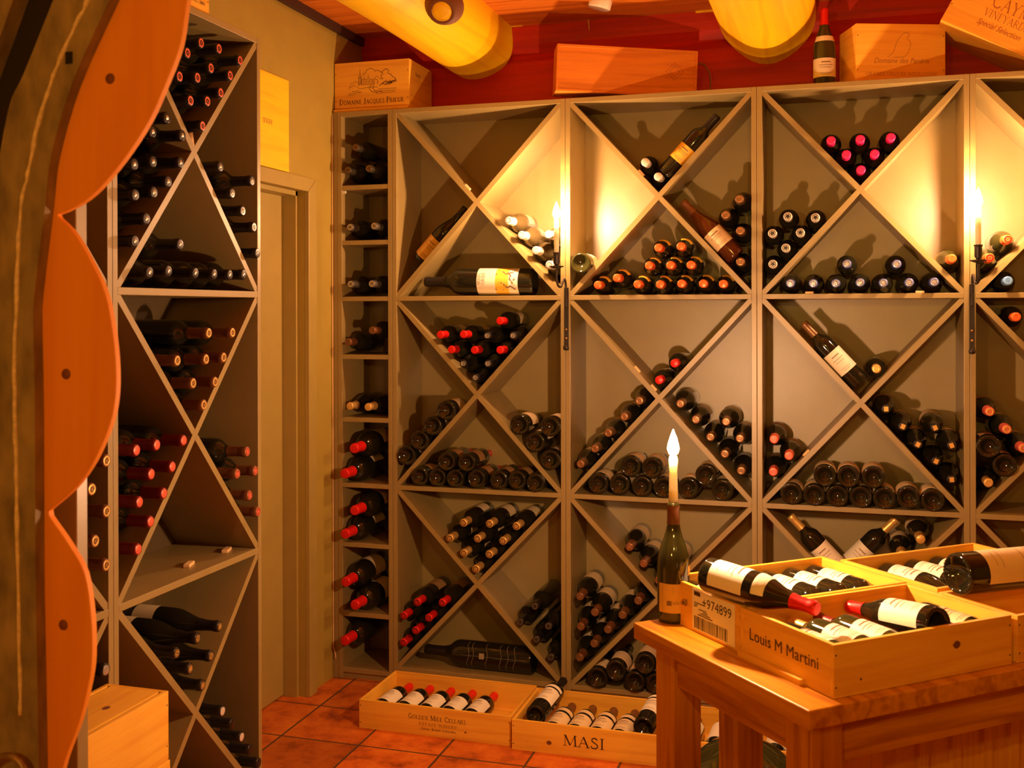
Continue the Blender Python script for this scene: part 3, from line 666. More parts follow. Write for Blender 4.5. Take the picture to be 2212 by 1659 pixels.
# left side rack
SIL = dict(cap='black', seal='silver', style='button')
UL(0, 0, 'top', (zm(Q1, [(1570, 372), (1725, 435), (1918, 495), (1485, 497), (1665, 560), (1418, 630), (1830, 620), (1570, 690), (1727, 747), (1495, 825), (1650, 880), (1593, 1012)]), G('red-sealed dark bottle', cap='black', seal='salmon', style='ring')))
UL(0, 0, 'left', (zm(Q1, [(1330, 1155), (1527, 1195), (1225, 1330), (1433, 1368), (1165, 1500), (1355, 1543), (1040, 1345), (985, 1540)])+zm(Q2, [(1325, 235), (1120, 260), (1200, 427), (1010, 400)]), G('silver-sealed black bottle', 'bordeaux', **SIL)))
UL(0, 0, 'right', (zm(Q1, [(1720, 1375), (2005, 1437), (1855, 1545)])+zm(Q2, [(1950, 235), (2022, 395), (2080, 553)]), G('silver-ringed black bottle', 'bordeaux', cap='black', seal='silver', style='button')))
UL(0, 0, 'bottom', (zm(Q2, [(1180, 670), (1337, 685), (1557, 700), (1717, 705), (1817, 710), (1940, 715), (1440, 470)]), G('silver-sealed black bottle', 'bordeaux', **SIL)))
UL(0, 1, 'top', (zm(Q2, [(1663, 1192), (1852, 1180), (1407, 1393), (1643, 1382), (1780, 1368), (1533, 1582), (1705, 1558)])+zm(Q3, [(1635, 213)]), G('orange-sealed brown-capped bottle', cap='brown', seal='gold', style='ring')))
UL(0, 1, 'left', (zm(Q3, [(1045, 575), (1243, 530), (1468, 487), (1200, 748), (1375, 697), (1108, 975), (1318, 915), (1210, 1140), (1125, 1375)]), G('dark red-capped bottle', cap='darkred', seal='salmon', style='disc')))
UL(0, 1, 'right', (zm(Q3, [(1972, 628), (2006, 757), (1865, 798), (1977, 930), (2065, 1055)]), G('emblem-sealed dark-red-capped bottle', cap='brown', seal='salmon', style='emblem')))
UL(0, 2, 'top', (zm(Q4, [(1730, 583), (1563, 667), (1392, 772), (1665, 797), (1515, 902), (1562, 1015)]), G('gold-star-sealed black-capped bottle', 'burgundy', cap='black', seal='gold', style='star', lab=('cream', .03, .1, 2.6), spin=(.3, -.8, .6))))
UL(0, 2, 'right', (zm(Q4, [(1785, 1230), (1937, 1440)]), G('pale-sealed black bottle', cap='black', seal='white', style='disc')), (zm(Q4, [(1870, 1343), (1987, 1540), (2095, 1640)]), G('plain black-capped bottle', cap='black', seal='black', style='disc')))
UL(1, 1, 'right', (zm(Q3, [(925, 628), (743, 877), (903, 1057), (622, 1125), (780, 1300), (913, 1470)]), G('gold-ringed brown-capped bottle', cap='brown', seal='gold', style='ring')))
UL(1, 1, 'bottom', (zm(Q4, [(780, 340)]), G('bright red capped bottle', cap='red', seal='red', style='disc')))
UL(1, 2, 'right', (zm(Q4, [(875, 733), (800, 1000)]), G('silver-ended black-capped bottle', cap='black', seal='silver', style='disc')))

# ------------------------------------------------------------------ bottles lying along the boards, facing us
def lying(pa, pb, kind, yoff, label, **kw):
    """pa = photo point of the base centre, pb = of the mouth; both at depth YB+yoff"""
    a = ony(*pa, YB+yoff); b = ony(*pb, YB+yoff); d = (b-a).normalized()
    kw.setdefault('spin', (0, -1, .2)); return bottle(kind, a, d, label, **kw)
def z1(z, x, y): return zm(z, [(x, y)])[0]
def brand_label(mb, r, a, b):
    m = cyl(r+.0003, a, 0)
    mm = lambda x, y: m(y, x)
    serif_text(mb, 'MOON', .014, lambda x, y: cyl(r+.0003, b-.016, 0)(x, y))
    serif_text(mb, 'CURSER', .013, lambda x, y: cyl(r+.0003, b-.034, 0)(x, y))
    rnd = random.Random(4); M2 = cyl(r+.0004, a, 0)
    def blob(cx, cy, R, n=9):
        pts = [(cx+R*math.cos(i*2*PI/n)*rnd.uniform(.6, 1.2), cy+R*math.sin(i*2*PI/n)*rnd.uniform(.6, 1.2)) for i in range(n)]
        mb.add([M2(*p) for p in pts], [tuple(range(n))])
    for q in range(16): blob(rnd.uniform(-.05, .05), rnd.uniform(.006, .1), rnd.uniform(.0015, .004), 6)
    for pts in ([(-.045, .01), (-.03, .03), (-.036, .045), (-.02, .06)], [(-.02, .02), (.0, .035), (.012, .03), (.03, .045)], [(.03, .02), (.02, .05), (.035, .07)]): ribbon(mb, pts, .006, M2)
jb = lying(z1(A1, 1905, 1430), z1(A1, 1035, 1430), 'jeroboam', .075, 'large bottle with orange and white silhouette label lying in upper first wide rack', cap='black', lab=('white', .06, .235, 3.0), text=brand_label, name='jeroboam_bottle')
link('orange_label_panel', MB().lathe([(.0558, .10), (.0558, .155)], 18, None, False, -1.45, 1.1).mesh('orange_label_panel', LAB['yellow']), jb)
jb.location.z = Z1+.0565
b2 = lying((985, 617), (912, 617), 'bordeaux', .2, 'dark bottle lying hidden behind the large silhouette-label bottle', cap='black', seal='silver', lab='brown'); b2.location = (-1.25, YB+.185, Z1+.0385)
def engr(mb, r, a, b):
    pass
e3 = lying(z1(A7, 1900, 1345), z1(A7, 1150, 1190), 'jeroboam', .06, 'large engraved bottle with scratched white rings lying in lower first wide rack', cap='black', name='jeroboam_bottle')
e3.location.z = Z0+.0565; e3.location.x += .02
_m = e3.matrix_world.copy()
d = Vector((-1, .03, 0)).normalized(); x = Vector((0, -1, .2)); x = (x-d*x.dot(d)).normalized(); y = d.cross(x)
e3.matrix_world = Matrix(((x.x, y.x, d.x, -1.175), (x.y, y.y, d.y, YB+.075), (x.z, y.z, d.z, Z0+.0565), (0, 0, 0, 1)))
mb = MB(); mm = cyl(.0552, 0, 0)
for q in (.07, .10, .13, .19, .25, .27):
    ribbon(mb, [(-.06+i*.012, q+.006*math.sin(i*.9)) for i in range(11)], .0012, mm)
ribbon(mb, [(.0, .02), (.0, .3)], .0008, mm); ribbon(mb, [(-.01, .21), (.012, .21)], .022, mm)
ob('engraving', mb, mat('etched_glass', (.30, .24, .14), .7), e3)
def diag_lie(u, row, which, s, kind, yo, label, **kw):
    """bottle resting along a diagonal board of a cell, s = distance of its base from the crossing"""
    a0, a1, za, zb = rect(u, row); c = Vector(((a0+a1)/2, (za+zb)/2)); R = KIND[kind][0]
    dirs = {'ur': (1, 1, -1, 1), 'ul': (-1, 1, 1, 1), 'll': (-1, -1, -1, 1), 'lr': (1, -1, 1, 1)}[which]
    d = Vector((dirs[0]*(a1-a0), dirs[1]*(zb-za))).normalized(); n = Vector((-d.y, d.x))
    if n.dot(Vector((dirs[2], dirs[3]))) < 0: n = -n
    p = c+d*s+n*(T/2+R+.0012); dd = Vector(kw.pop('sgn', 1)*d)
    kw.setdefault('spin', (0, -1, .1))
    return bottle(kind, (p.x, YB+yo, p.y), (dd.x, 0, dd.y), label, **kw)
diag_lie(1, 0, 'ur', .075, 'bordeaux', .06, 'yellow-labelled bottle lying up the right diagonal board in upper second wide rack', cap='black', lab=('yellow', .07, .14, 3.0), text=lines_text)
diag_lie(0, 0, 'll', .36, 'burgundy', .10, 'patterned-label bottle lying up the lower left board in upper first wide rack', sgn=-1, cap='black', lab=('gold', .02, .12, 3.0), text=lines_text)
diag_lie(1, 0, 'lr', .370, 'burgundy', .05, 'amber-necked bottle with cream label leaning on the lower right board, upper second wide rack', sgn=-1, body='amber', cap='brown', lab=('cream', .06, .135, 3.0), text=lines_text)
diag_lie(2, 1, 'ul', .052, 'bordeaux', .045, 'white-labelled bottle with gold capsule leaning up the left board, middle third wide rack', cap='bronze', lab=('white', .062, .155, 2.8), text=lines_text)
fill(2, 'top', None, [(zm(A6, [(1040, 508)]), G('gold capped bottle with neck tag', 'bordeaux', cap='gold', seal='gold', style='ring'))], 'back', UN[2], 'resting beside the white-labelled bottle', [(Vector((0, 1)), 0)])
diag_lie(2, 2, 'ul', .115, 'bordeaux', .06, 'gold-capsuled bottle leaning up the left board behind the table crates', cap='gold', lab=('white', .062, .155, 2.8), text=lines_text)
lying((1812, 1238), (1938, 1119), 'bordeaux', .155, 'pale-capsuled bottle leaning up to the right behind the table crates', cap='gold', lab=('white', .05, .15, 2.8), text=lines_text)

# small wooden wedges that stop the bottles from rolling
def chip(p, lab, rot=0, sz=(.030, .012, .008), side=False):
    m = Matrix.Translation(p) @ Matrix.Rotation(rot, 4, 'Y' if not side else 'Z')
    o = ob('wooden_wedge', MB().box((-sz[0]/2, -sz[1]/2, 0), (sz[0]/2, sz[1]/2, sz[2])), mat('pale_wedge_wood', (.75, .5, .22), .7, noise=.1), None, .001)
    o.matrix_world = m; tag(o, lab, 'wooden wedge', 'small wooden wedges on the rack boards')
def diag_chip(u, row, which, s, lab):
    a0, a1, za, zb = rect(u, row); c = Vector(((a0+a1)/2, (za+zb)/2)); sx, sz = {'ur': (1, 1), 'ul': (-1, 1), 'll': (-1, -1), 'lr': (1, -1)}[which]
    d = Vector((sx*(a1-a0), sz*(zb-za))).normalized(); n = Vector((-d.y, d.x)); n = n if n.y > 0 else -n
    p = c+d*s+n*(T/2+.0002); ang = math.atan2(d.y*(1 if d.x > 0 else -1), abs(d.x))
    chip(Vector((p.x, YB+.012, p.y)), lab, -ang)
diag_chip(0, 0, 'ul', .075, 'small wooden wedge on the upper left board of the empty upper first wide rack')
diag_chip(1, 0, 'ul', .115, 'small wooden wedge on the upper left board left of the white capped bottles')
diag_chip(1, 1, 'ul', .14, 'upper of two small wedges on the left board, middle second wide rack')
diag_chip(1, 1, 'ul', .045, 'lower of two small wedges on the left board, middle second wide rack')
diag_chip(2, 1, 'll', .27, 'small wedge on the lower left board by the salmon pink capped bottles')
for px, lb in ((480, 'left small wedge on the shelf under the blue capped bottles'), (1372, 'right small wedge on the shelf under the blue capped bottles')):
    p = ony(*z1(B3, px, 1545), YB+.008); chip(Vector((p.x, YB+.008, Z1+.0002)), lb)
for q, lb in (((1805, 1365), 'farther small wedge on the empty shelf of the left side rack'), ((1505, 1480), 'nearer small wedge on the empty shelf of the left side rack')):
    p = onz(*z1(Q3, *q), Z2+.001); chip(Vector((p.x, p.y, Z2+.0002)), lb, .3, (.018, .05, .009), True)

# ------------------------------------------------------------------ wall candles
def spline(P, n=8):
    P = [Vector(p) for p in P]; out = []
    for i in range(len(P)-1):
        p0, p1, p2, p3 = P[max(i-1, 0)], P[i], P[i+1], P[min(i+2, len(P)-1)]
        for k in range(n):
            t = k/n; out.append(.5*((2*p1)+(-p0+p2)*t+(2*p0-5*p1+4*p2-p3)*t*t+(-p0+3*p1-3*p2+p3)*t**3))
    return out+[P[-1]]
def flame(parent, p, h=.042, r=.0085, m=None):
    pr = [(0, 0), (r*.7, h*.06), (r, h*.25), (r*.85, h*.45), (r*.45, h*.75), (0.0001, h)]
    ob('flame', MB().lathe(pr, 14, Matrix.Translation(p)), m or FLM, parent)
def sconce(xs, xc, lab, glab):
    o = thing('wall_candle_holder', lab, 'candle holder', (xs, YB-.0035, 1.50), group='iron candle holders on the rack posts')
    P = lambda x, y, z: (x-xs, y-YB+.0035, z-1.50)
    yc = YB-.115
    ob('backplate', MB().box((-.009, -.003, -.095), (.009, .003, .14)), IRON, o, .001)
    ob('foot_knob', MB().lathe([(0, -.011), (.010, -.008), (.012, 0), (.010, .008), (0, .011)], 14, Matrix.Translation((0, -.004, -.098))), IRON, o)
    arm = spline([P(xc, yc, 1.71), P(xc, yc, 1.675), P(xc+.002, yc+.012, 1.648), P((xc+xs)/2, yc+.045, 1.642), P(xs, YB-.05, 1.668), P(xs, YB-.022, 1.668), P(xs, YB-.008, 1.63), P(xs, YB-.006, 1.56)], 7)
    ob('arm', MB().tube(arm, .0045, 8), IRON, o)
    for z in (1.475, 1.44): ob('nail', MB().lathe([(0, .002), (.003, .001), (.004, 0)], 10, Matrix.Translation((0, -.0035, z-1.5)) @ Matrix.Rotation(PI/2, 4, 'X')), BRASS, o)
    m = Matrix.Translation(P(xc, yc, 1.712))
    ob('drip_pan', MB().lathe([(0, 0), (.012, 0), (.027, .006), (.029, .009), (.024, .008), (.011, .004), (0, .004)], 26, m), IRON, o)
    ob('socket', MB().lathe([(.006, .002), (.007, .012), (.0125, .022), (.0125, .052), (.0155, .062), (.0135, .062), (.011, .055), (.0, .03)], 22, m), IRON, o)
    c = thing('wall_candle', glab, 'candle', (xc, yc, 1.748), group='lit wall candles')
    ob('wax_stick', MB().lathe([(0, 0), (.0095, 0), (.0098, .10), (.0088, .150), (.006, .156), (0, .155)], 20), WAX, c)
    ob('wick', MB().tube([(0, 0, .153), (0, 0, .162)], .001, 6), CABLE, c)
    flame(c, (0, 0, .157), .065, .015)
sconce(-1.019, -1.030, 'black iron candle holder screwed to the post left of the second wide rack', 'lit cream candle on the left iron wall holder')
sconce(.462, .470, 'black iron candle holder screwed to the post right of the third wide rack', 'lit cream candle on the right iron wall holder')

# ------------------------------------------------------------------ crates
CT = .011
def crate(M, L, D, Hh, label, group=None, lid=False, notch=True, name='wine_crate', lidname='lid', floorless=False, mats=None, cat='crate'):
    """box with local x = length L, y = depth D, z up, origin at its front left bottom corner"""
    o = thing(name, label, cat, M=M, group=group); px, py = (mats or (PINE['x'], PINE['y']))
    t = CT
    ob('front_board', MB().box((0, 0, 0), (L, t, Hh)), px, o, .0008)
    ob('back_board', MB().box((0, D-t, 0), (L, D, Hh)), px, o, .0008)
    for a in (0, L-t): ob('end_board', MB().box((a+(.0003 if a == 0 else 0), t, 0), (a+t-(.0003 if a else 0), D-t, Hh)), py, o, .0008)
    ob('bottom_board', MB().box((t, t, 0), (L-t, D-t, .008)), px, o)
    if lid: ob(lidname, MB().box((0, 0, Hh), (L, D, Hh+.009)), px, o, .0008)
    mb = MB()
    for x in (.006, L-.006):
        for z in (.2, .8): mb.lathe([(0, .0008), (.0022, 0)], 8, Matrix.Translation((x, -.0002, Hh*z)) @ Matrix.Rotation(PI/2, 4, 'X'))
    ob('nails', mb, IRON, o)
    return o
def RZ(a, p): return Matrix.Translation(p) @ Matrix.Rotation(a, 4, 'Z')
def knot(o, x, z, r, y=-.0006):
    mb = MB(); n = 14; mb.add([(x+r*math.cos(i*2*PI/n)*(1+.15*math.sin(i*2)), y, z+r*.85*math.sin(i*2*PI/n)) for i in range(n)], [tuple(range(n))[::-1]])
    ob('knot', mb, DKN, o)
front = lambda L, x, z: flat((x, 0, z), (1, 0, 0), (0, 0, 1))
# open crates on the floor
g = 'open wooden crates of bottles on the floor'
c1 = crate(RZ(-.008, (-1.699, 3.640, 0)), .592, .335, .105, 'open pine crate with five red capped bottles, left one on the tiled floor', g)
mb = MB(); serif_text(mb, 'Golden Mile Cellars', .0185, front(0, .31, .058), width=.225); serif_text(mb, 'ESTATE WINERY', .0095, front(0, .315, .038), width=.15)
plain_text(mb, 'Oliver, British Columbia', .008, front(0, .315, .022), width=.135); ob('lettering', mb, INK, c1)
ob('inner_rail', MB().box((CT, .10, .02), (.592-CT, .108, .052)), PINE['x'], c1)
knot(c1, .42, .03, .004)
c2 = crate(RZ(0, (-1.098, 3.615, 0)), .528, .335, .105, 'open pine crate with six white labelled bottles, middle one on the floor', g)
mb = MB(); serif_text(mb, 'MASI', .036, front(0, .262, .036), width=.15, bold=1.15); ob('lettering', mb, INK, c2); knot(c2, .136, .038, .009)
c3 = crate(RZ(0, (-.556, 3.600, 0)), .54, .335, .105, 'open pine crate with a handwritten signature, on the floor behind the table legs', g)
mb = MB()
rnd = random.Random(2)
sig = spline([(x, 0, z) for x, z in ((.03, .03), (.035, .085), (.055, .09), (.06, .07), (.04, .055), (.06, .04), (.07, .05), (.08, .035), (.09, .05), (.1, .035), (.115, .045), (.13, .09), (.125, .03), (.15, .085), (.15, .03), (.18, .05), (.2, .09), (.21, .1), (.205, .03), (.25, .045))], 4)
ribbon(mb, [(p.x, p.z) for p in sig], .0016, front(0, 0, 0))
sig = spline([(x, 0, z) for x, z in ((.34, .02), (.37, .06), (.40, .09), (.39, .05), (.37, .03), (.42, .04), (.43, .05), (.44, .035), (.46, .05), (.47, .035), (.5, .05))], 4)
ribbon(mb, [(p.x, p.z) for p in sig], .0012, front(0, 0, 0)); ob('signature', mb, INK, c3); knot(c3, .36, .09, .006)
def crate_label(mb, r, a, b):
    lines_text(mb, r, a, b)
up = (0, -.35, 1)
for i, px in enumerate((0, 1, 2, 3, 4)):
    b = Vector((-1.626+.0885*i, 3.944, .053)); a = b+Vector((-.016, -.285, -.004))
    bottle('bordeaux', a, b-a, ['leftmost', 'second', 'middle', 'fourth', 'rightmost'][i]+' of five red capped bottles with white labels in the left floor crate', 'white labelled bottles in the left floor crate', cap='red', lab=('white', .06, .16, 2.7), spin=(-.15, -.3, 1), text=crate_label)
for i in range(4):
    b = Vector((-.955+.080*i, 3.918, .053)); a = b+Vector((-.012, -.285, -.004))
    bottle('bordeaux', a, b-a, ['leftmost', 'second', 'third', 'rightmost'][i]+' of four lower brown capped bottles in the middle floor crate', 'lower bottles in the middle floor crate', cap='brown', lab=('cream', .05, .145, 2.7), band=('cream', .16, .185, 2.7), spin=(-.1, -.3, 1), text=crate_label)
for x, s in ((-1.028, 'left'), (-.640, 'right')):
    a = Vector((x, 3.672, .104)); b = a+Vector((.028, .27, .028))
    bottle('bordeaux', a, b-a, f'black capped bottle lying on the others at the {s} end of the middle floor crate', 'upper bottles in the middle floor crate', cap='black', lab=('white', .065, .155, 2.7), band=('white', .165, .182, 2.7), spin=(-.1, -.5, 1), text=crate_label)
for i in range(5):
    x = -.495+i*.098; a = Vector((x, 3.652, .049)); b = Vector((x+.012, 3.92, .055))
    bottle('bordeaux', a, b-a, ['leftmost', 'second', 'middle', 'fourth', 'rightmost'][i]+' brown capped bottle in the signature crate behind the table', 'bottles in the signature crate', cap='brown', lab=('white', .06, .19, 2.7), spin=(-.1, -.3, 1))

# crates on top of the racks
b1 = crate(RZ(0, (-2.036, YB+.022, ZT+.012)), .340, .26, .19, 'pine crate printed with a chateau drawing on top of the narrow shelves', lid=True)
ob('base_lip', MB().box((-.0, -.012, -.012), (.34, .26, 0)), PINE['x'], b1)
mb = MB(); serif_text(mb, 'Domaine Jacques Prieur', .022, front(0, .17, .022), width=.295, bold=1.2)
fr = front(0, .062, .060)
def pl(pts, wd=.0013): ribbon(mb, [(x*.00195, z*.00138) for x, z in pts], wd*1.1, fr)
pl([(0, 0), (30, 2), (0, 5), (32, 8), (10, 12), (26, 15)]); pl([(5, 16), (2, 24), (8, 30), (6, 38), (14, 36), (16, 44), (22, 38), (26, 40), (28, 30), (20, 24), (30, 18)])
pl([(4, 26), (12, 22), (10, 30), (18, 28)]); pl([(26, 30), (26, 52), (28.5, 72), (31, 52), (31, 30)], .002); pl([(24, 52), (33, 52)]); pl([(28.5, 72), (28.5, 78)])
pl([(31, 30), (60, 30)]); pl([(31, 46), (38, 46), (38, 56), (40, 46), (46, 46), (48, 60), (50, 46), (58, 46), (60, 30)], .0018)
for q in range(32, 60, 4): pl([(q, 32), (q, 44)], .0016)
pl([(60, 44), (68, 54), (76, 44), (84, 46)]); pl([(62, 30), (62, 42), (66, 46), (70, 42), (70, 30)], .0018)
pl([(36, 58), (38, 64), (42, 66), (44, 74), (52, 79), (60, 76), (64, 69), (70, 72), (76, 67), (82, 62)], .0018)
pl([(80, 44), (78, 54), (82, 60), (80, 66), (86, 72), (92, 74), (96, 68), (93, 61), (100, 57), (104, 50), (111, 44), (114, 32)], .002)
for q in range(7): pl([(74+q*4, 24+3*q % 7), (80+q*5, 30+(q*5) % 11), (90+q*3, 26+(q*7) % 13), (100+q*2, 34+q)], .002)
pl([(30, 18), (50, 22), (70, 20)]); pl([(56, 28), (50, 18), (56, 8), (70, 4)], .002); pl([(62, 28), (58, 18), (64, 10), (80, 6)], .002)
pl([(70, 14), (114, 14)]); pl([(74, 8), (112, 8)]); pl([(66, 2), (110, 3)])
ob('chateau_drawing', mb, INK, b1)
mb = MB(); serif_text(mb, 'Robert', .016, flat((.3406, .10, .14), (0, 1, 0), (0, 0, 1))); ob('end_lettering', mb, INK, b1)
m = Matrix.Translation((-1.050, YB-.045, ZT+.024)) @ Matrix.Rotation(math.radians(21), 4, 'Z') @ Matrix.Rotation(math.radians(2.2), 4, 'Y')
b2 = thing('wooden_box', 'long reddish wooden box with sliding lid on top of the second wide rack', 'box', M=m)
t = .010; L, D, Hh = .56, .115, .185
ob('frame', MB().box((0, 0, .0), (L, t, t)).box((0, 0, Hh-t), (L, t, Hh)).box((0, 0, t), (t, t, Hh-t)).box((L-t, 0, t), (L, t, Hh-t)).box((0, t, 0), (t, D, Hh)).box((L-t, t, 0), (L, D, Hh)).box((t, t, 0), (L-t, D, t)).box((t, t, Hh-t), (L-t, D, Hh)).box((t, D-t, t), (L-t, D, Hh-t)), REDPINE, b2, .0008)
ob('sliding_lid', MB().box((t, .004, t), (L-t, .009, Hh-t)), REDPINE, b2)
mb = MB(); plain_text(mb, 'VINCOR', .018, flat((.415, .004, .11), (0, 0, 1), (-1, 0, 0)), width=.10)
mb2 = MB(); ff = flat((.47, .004, .10), (1, 0, 0), (0, 0, 1))
for s in (.035, .02): ribbon(mb2, [(s, 0), (0, s), (-s, 0), (0, -s), (s, 0)], .002, ff)
ob('diamond_mark', mb2, mat('burnt_mark', (.30, .08, .02), .7), b2)
ob('rope_handle', MB().tube(spline([(L, .05, .14), (L+.035, .045, .145), (L+.062, .04, .10), (L+.062, .035, .04), (L+.05, .035, .012), (L+.03, .035, .004)], 6), .0035, 8), ROPE, b2)
m = Matrix.Translation((.072, YB+.012, ZT+.0005)) @ Matrix.Rotation(math.radians(20), 4, 'Z')
b4 = crate(m, .335, .17, .212, 'pine crate with faded script lettering on top of the third wide rack', lid=False)
ob('lid', MB().box((CT, CT, .20), (.335-CT, .17-CT, .208)), PINE['x'], b4)
mb = MB(); plain_text(mb, 'Domaine des Perdrix', .02, front(0, .172, .068), width=.21, shear=.35); serif_text(mb, 'GRANDS CRUS DE BOURGOGNE', .0125, front(0, .172, .022), width=.27)
fr = front(0, .17, .12)
ribbon(mb, [(p.x, p.z) for p in spline([(-.05, 0, -.03), (-.03, 0, -.01), (-.02, 0, .02), (0, 0, .05), (.02, 0, .06), (.03, 0, .05), (.02, 0, .04), (.035, 0, .02), (.02, 0, -.02), (0, 0, -.03), (-.03, 0, -.03)], 5)], .0016, fr)
ob('lettering', mb, INKG, b4)
bottle('burgundy', (-.0405, YB+.10, ZT+.0005), (0, 0, 1), 'olive bottle with red capsule and white label standing on the third wide rack', cap='red', body='green', lab=('white', .035, .105, 3.1), spin=(.15, -1, 0), band=('white', .170, .190, 2.6), text=lines_text)
m = Matrix.Translation((.362, YB+.02, 2.592)) @ Matrix.Rotation(math.radians(29), 4, 'Y')
b5 = crate(m, .41, .30, .33, 'tilted pine crate with large engraved lettering above the fourth wide rack', lid=False)
ob('lid', MB().box((CT, CT, .318), (.41-CT, .3-CT, .328)), PINE['x'], b5)
mb = MB(); serif_text(mb, 'Caymus', .052, front(0, .125, .112), small=.8, cx=0, bold=.8); serif_text(mb, 'VINEYARDS', .026, front(0, .118, .075), cx=0, bold=.7)
plain_text(mb, 'Special Selection', .022, front(0, .112, .04), width=.16, shear=.4, left=True); ob('lettering', mb, mat('burnt_orange_ink', (.42, .11, .02), .7), b5)
m = RZ(-PI/2, (XL-.26, 2.662, ZT+.0005)); 
b6 = crate(RZ(PI/2, (XL-.008, 2.30, ZT+.0005)), .362, .24, .19, 'pine crate with dated lettering on top of the left side rack', lid=True)
mb = MB(); serif_text(mb, 'INE', .016, front(0, .285, .022), width=.045); plain_text(mb, '- 2001', .010, front(0, .322, .022), width=.036); ob('lettering', mb, INK, b6)
# flat crate panel on the door wall
o = ob('crate_panel', MB((XW, 3.2, 2.09)).box((XW+.0005, 3.20, 2.088), (XW+.012, 3.722, 2.442)), wood('yellow_pine_y', (.95, .62, .015), (.80, .42, .01), 'y', .5, 9, knots=False), None, .001); o.location = (XW, 3.2, 2.09)
tag(o, 'flat yellow pine crate end hung on the wall above the door', 'wooden panel')
mb = MB(); serif_text(mb, 'SERRE', .018, flat((.0125, .36, .16), (0, 1, 0), (0, 0, 1)), width=.08); ob('lettering', mb, INKG, o)

# crates stacked in front of the left rack
cc = crate(RZ(PI/2, (-1.516, 1.70, .4885)), .49, .172, .1615, 'pine crate with a lid and dark knot, upper of the stack beside the side rack', group='pine crates stacked at the left', lid=False)
ob('lid', MB().box((.012, CT+.008, .153), (.49, .172-CT-.008, .1612)), PINE['x'], cc)
knot_m = MB(); knot_m.add([(.355+.011*math.cos(i*.5), .07+.008*math.sin(i*.5), .1617) for i in range(12)], [tuple(range(12))]); ob('knot', knot_m, DKN, cc)
mb = MB(); plain_text(mb, 'CASTELNAU', .012, flat((.24, .06, .162), (1, 0, 0), (0, 1, 0)), width=.06)
fr = front(0, .10, .06)
for s in (1, .8, .6): ribbon(mb, [(math.cos(a*.4)*.03*s, math.sin(a*.4)*.045*s) for a in range(17)], .0014, fr)
ob('stamp', mb, INKG, cc)
crate(RZ(PI/2, (-1.512, 1.69, .3255)), .50, .176, .1615, 'pine crate directly under the upper lidded crate beside the side rack', group='pine crates stacked at the left')
crate(RZ(PI/2, (-1.512, 1.69, .163)), .50, .176, .1615, 'pine crate, second from the floor of the left stack', group='pine crates stacked at the left')
crate(RZ(PI/2, (-1.512, 1.69, .0005)), .50, .176, .1615, 'pine crate on the floor at the bottom of the left stack', group='pine crates stacked at the left')

# ------------------------------------------------------------------ table
TA = math.radians(41.6); TB = Vector((-.0505, 2.1564, 0))
e1 = Vector((math.cos(TA), math.sin(TA), 0)); e2 = Vector((-math.sin(TA), math.cos(TA), 0))
def tp(u, v, z=0): return TB+e1*u+e2*v+Vector((0, 0, z))
tb = thing('table', 'reddish brown wooden table carrying open wine crates and a candle bottle', 'table', M=RZ(TA, TB))
ob('table_top', MB().box((0, 0, TT-.040), (1.35, .655, TT)), TABW['y'], tb, .003)
for a, b in ((0.04, .04), (.04, .535), (.235, .545), (1.23, .04), (1.23, .535)): ob('leg', MB().box((a, b, 0), (a+.08, b+.08, TT-.041)), TABW['z'], tb, .003)
ob('apron', MB().box((.05, .12, TT-.13), (.075, .535, TT-.041)), TABW['y'], tb, .002)
ob('apron', MB().box((1.27, .12, TT-.13), (1.295, .535, TT-.041)), TABW['y'], tb, .002)
ob('apron', MB().box((.12, .05, TT-.14), (1.23, .075, TT-.041)), TABW['x'], tb, .002)
ob('apron', MB().box((.12, .58, TT-.14), (1.23, .605, TT-.041)), TABW['x'], tb, .002)
g = 'open wine crates on the table'
def tcrate(u, v, L, D, H, ang, lab, **k): return crate(RZ(TA+ang, tp(u, v, TT+.0006)), L, D, H, lab, g, **k)
HT = .108
# Louis crate: long side on e1, its end board with lettering faces -e1
q = tcrate(.086, .028, .50, .306, HT, 0, 'open pine crate with engraved lettering, front one on the table')
mb = MB(); plain_text(mb, 'Louis M Martini', .027, flat((0, .158, .045), (0, -1, 0), (0, 0, 1)), width=.225); ob('lettering', mb, INK, q); knot(q, .335, .065, .010); knot(q, .07, .03, .003)
ob('end_cleat', MB().box((-.012, .09, 0), (-.0004, .30, .012)), PINE['y'], q)
q2 = tcrate(.094, .342, .50, .306, HT, 0, 'open pine crate with a barcode shipping sticker, behind the front crate')
st = ob('shipping_sticker', MB().box((-.0008, .022, .006), (-.0001, .192, .104)), LAB['white'], q2)
mb = MB(); fl = flat((-.0006, .188, .006), (0, -1, 0), (0, 0, 1))
plain_text(mb, '+974899', .024, flat((-.0006, .092, .068), (0, -1, 0), (0, 0, 1)), width=.115)
rnd = random.Random(5); x = .006
ribbon(mb, [(.004, .088), (.03, .088)], .010, fl)
while x < .138:
    wd = rnd.choice((.0007, .0012, .002)); ribbon(mb, [(x, .004), (x, .034)], wd*1.5, fl); x += wd*1.5+rnd.choice((.0013, .0022))
for k, (a, b) in enumerate(((.004, .05), (.004, .02), (.004, .016), (.024, .055), (.04, .06), (.03, .07), (.02, .08))): ribbon(mb, [(a, .066-k*.0045), (b, .066-k*.0045)], .0022, fl)
ob('sticker_print', mb, INK, q2)
mb = MB(); plain_text(mb, '60', .018, flat((-.0006, .225, .052), (0, -1, 0), (0, 0, 1)), shear=.2); ob('pencil_mark', mb, INK, q2)
tcrate(.612, .262, .49, .335, HT, 0, 'open pine crate under the large white-labelled bottle, back right on the table')
tcrate(.604, .028, .49, .222, HT-.004, 0, 'shallow open pine crate at the right front, beside the engraved crate')
zb = TT+.0085
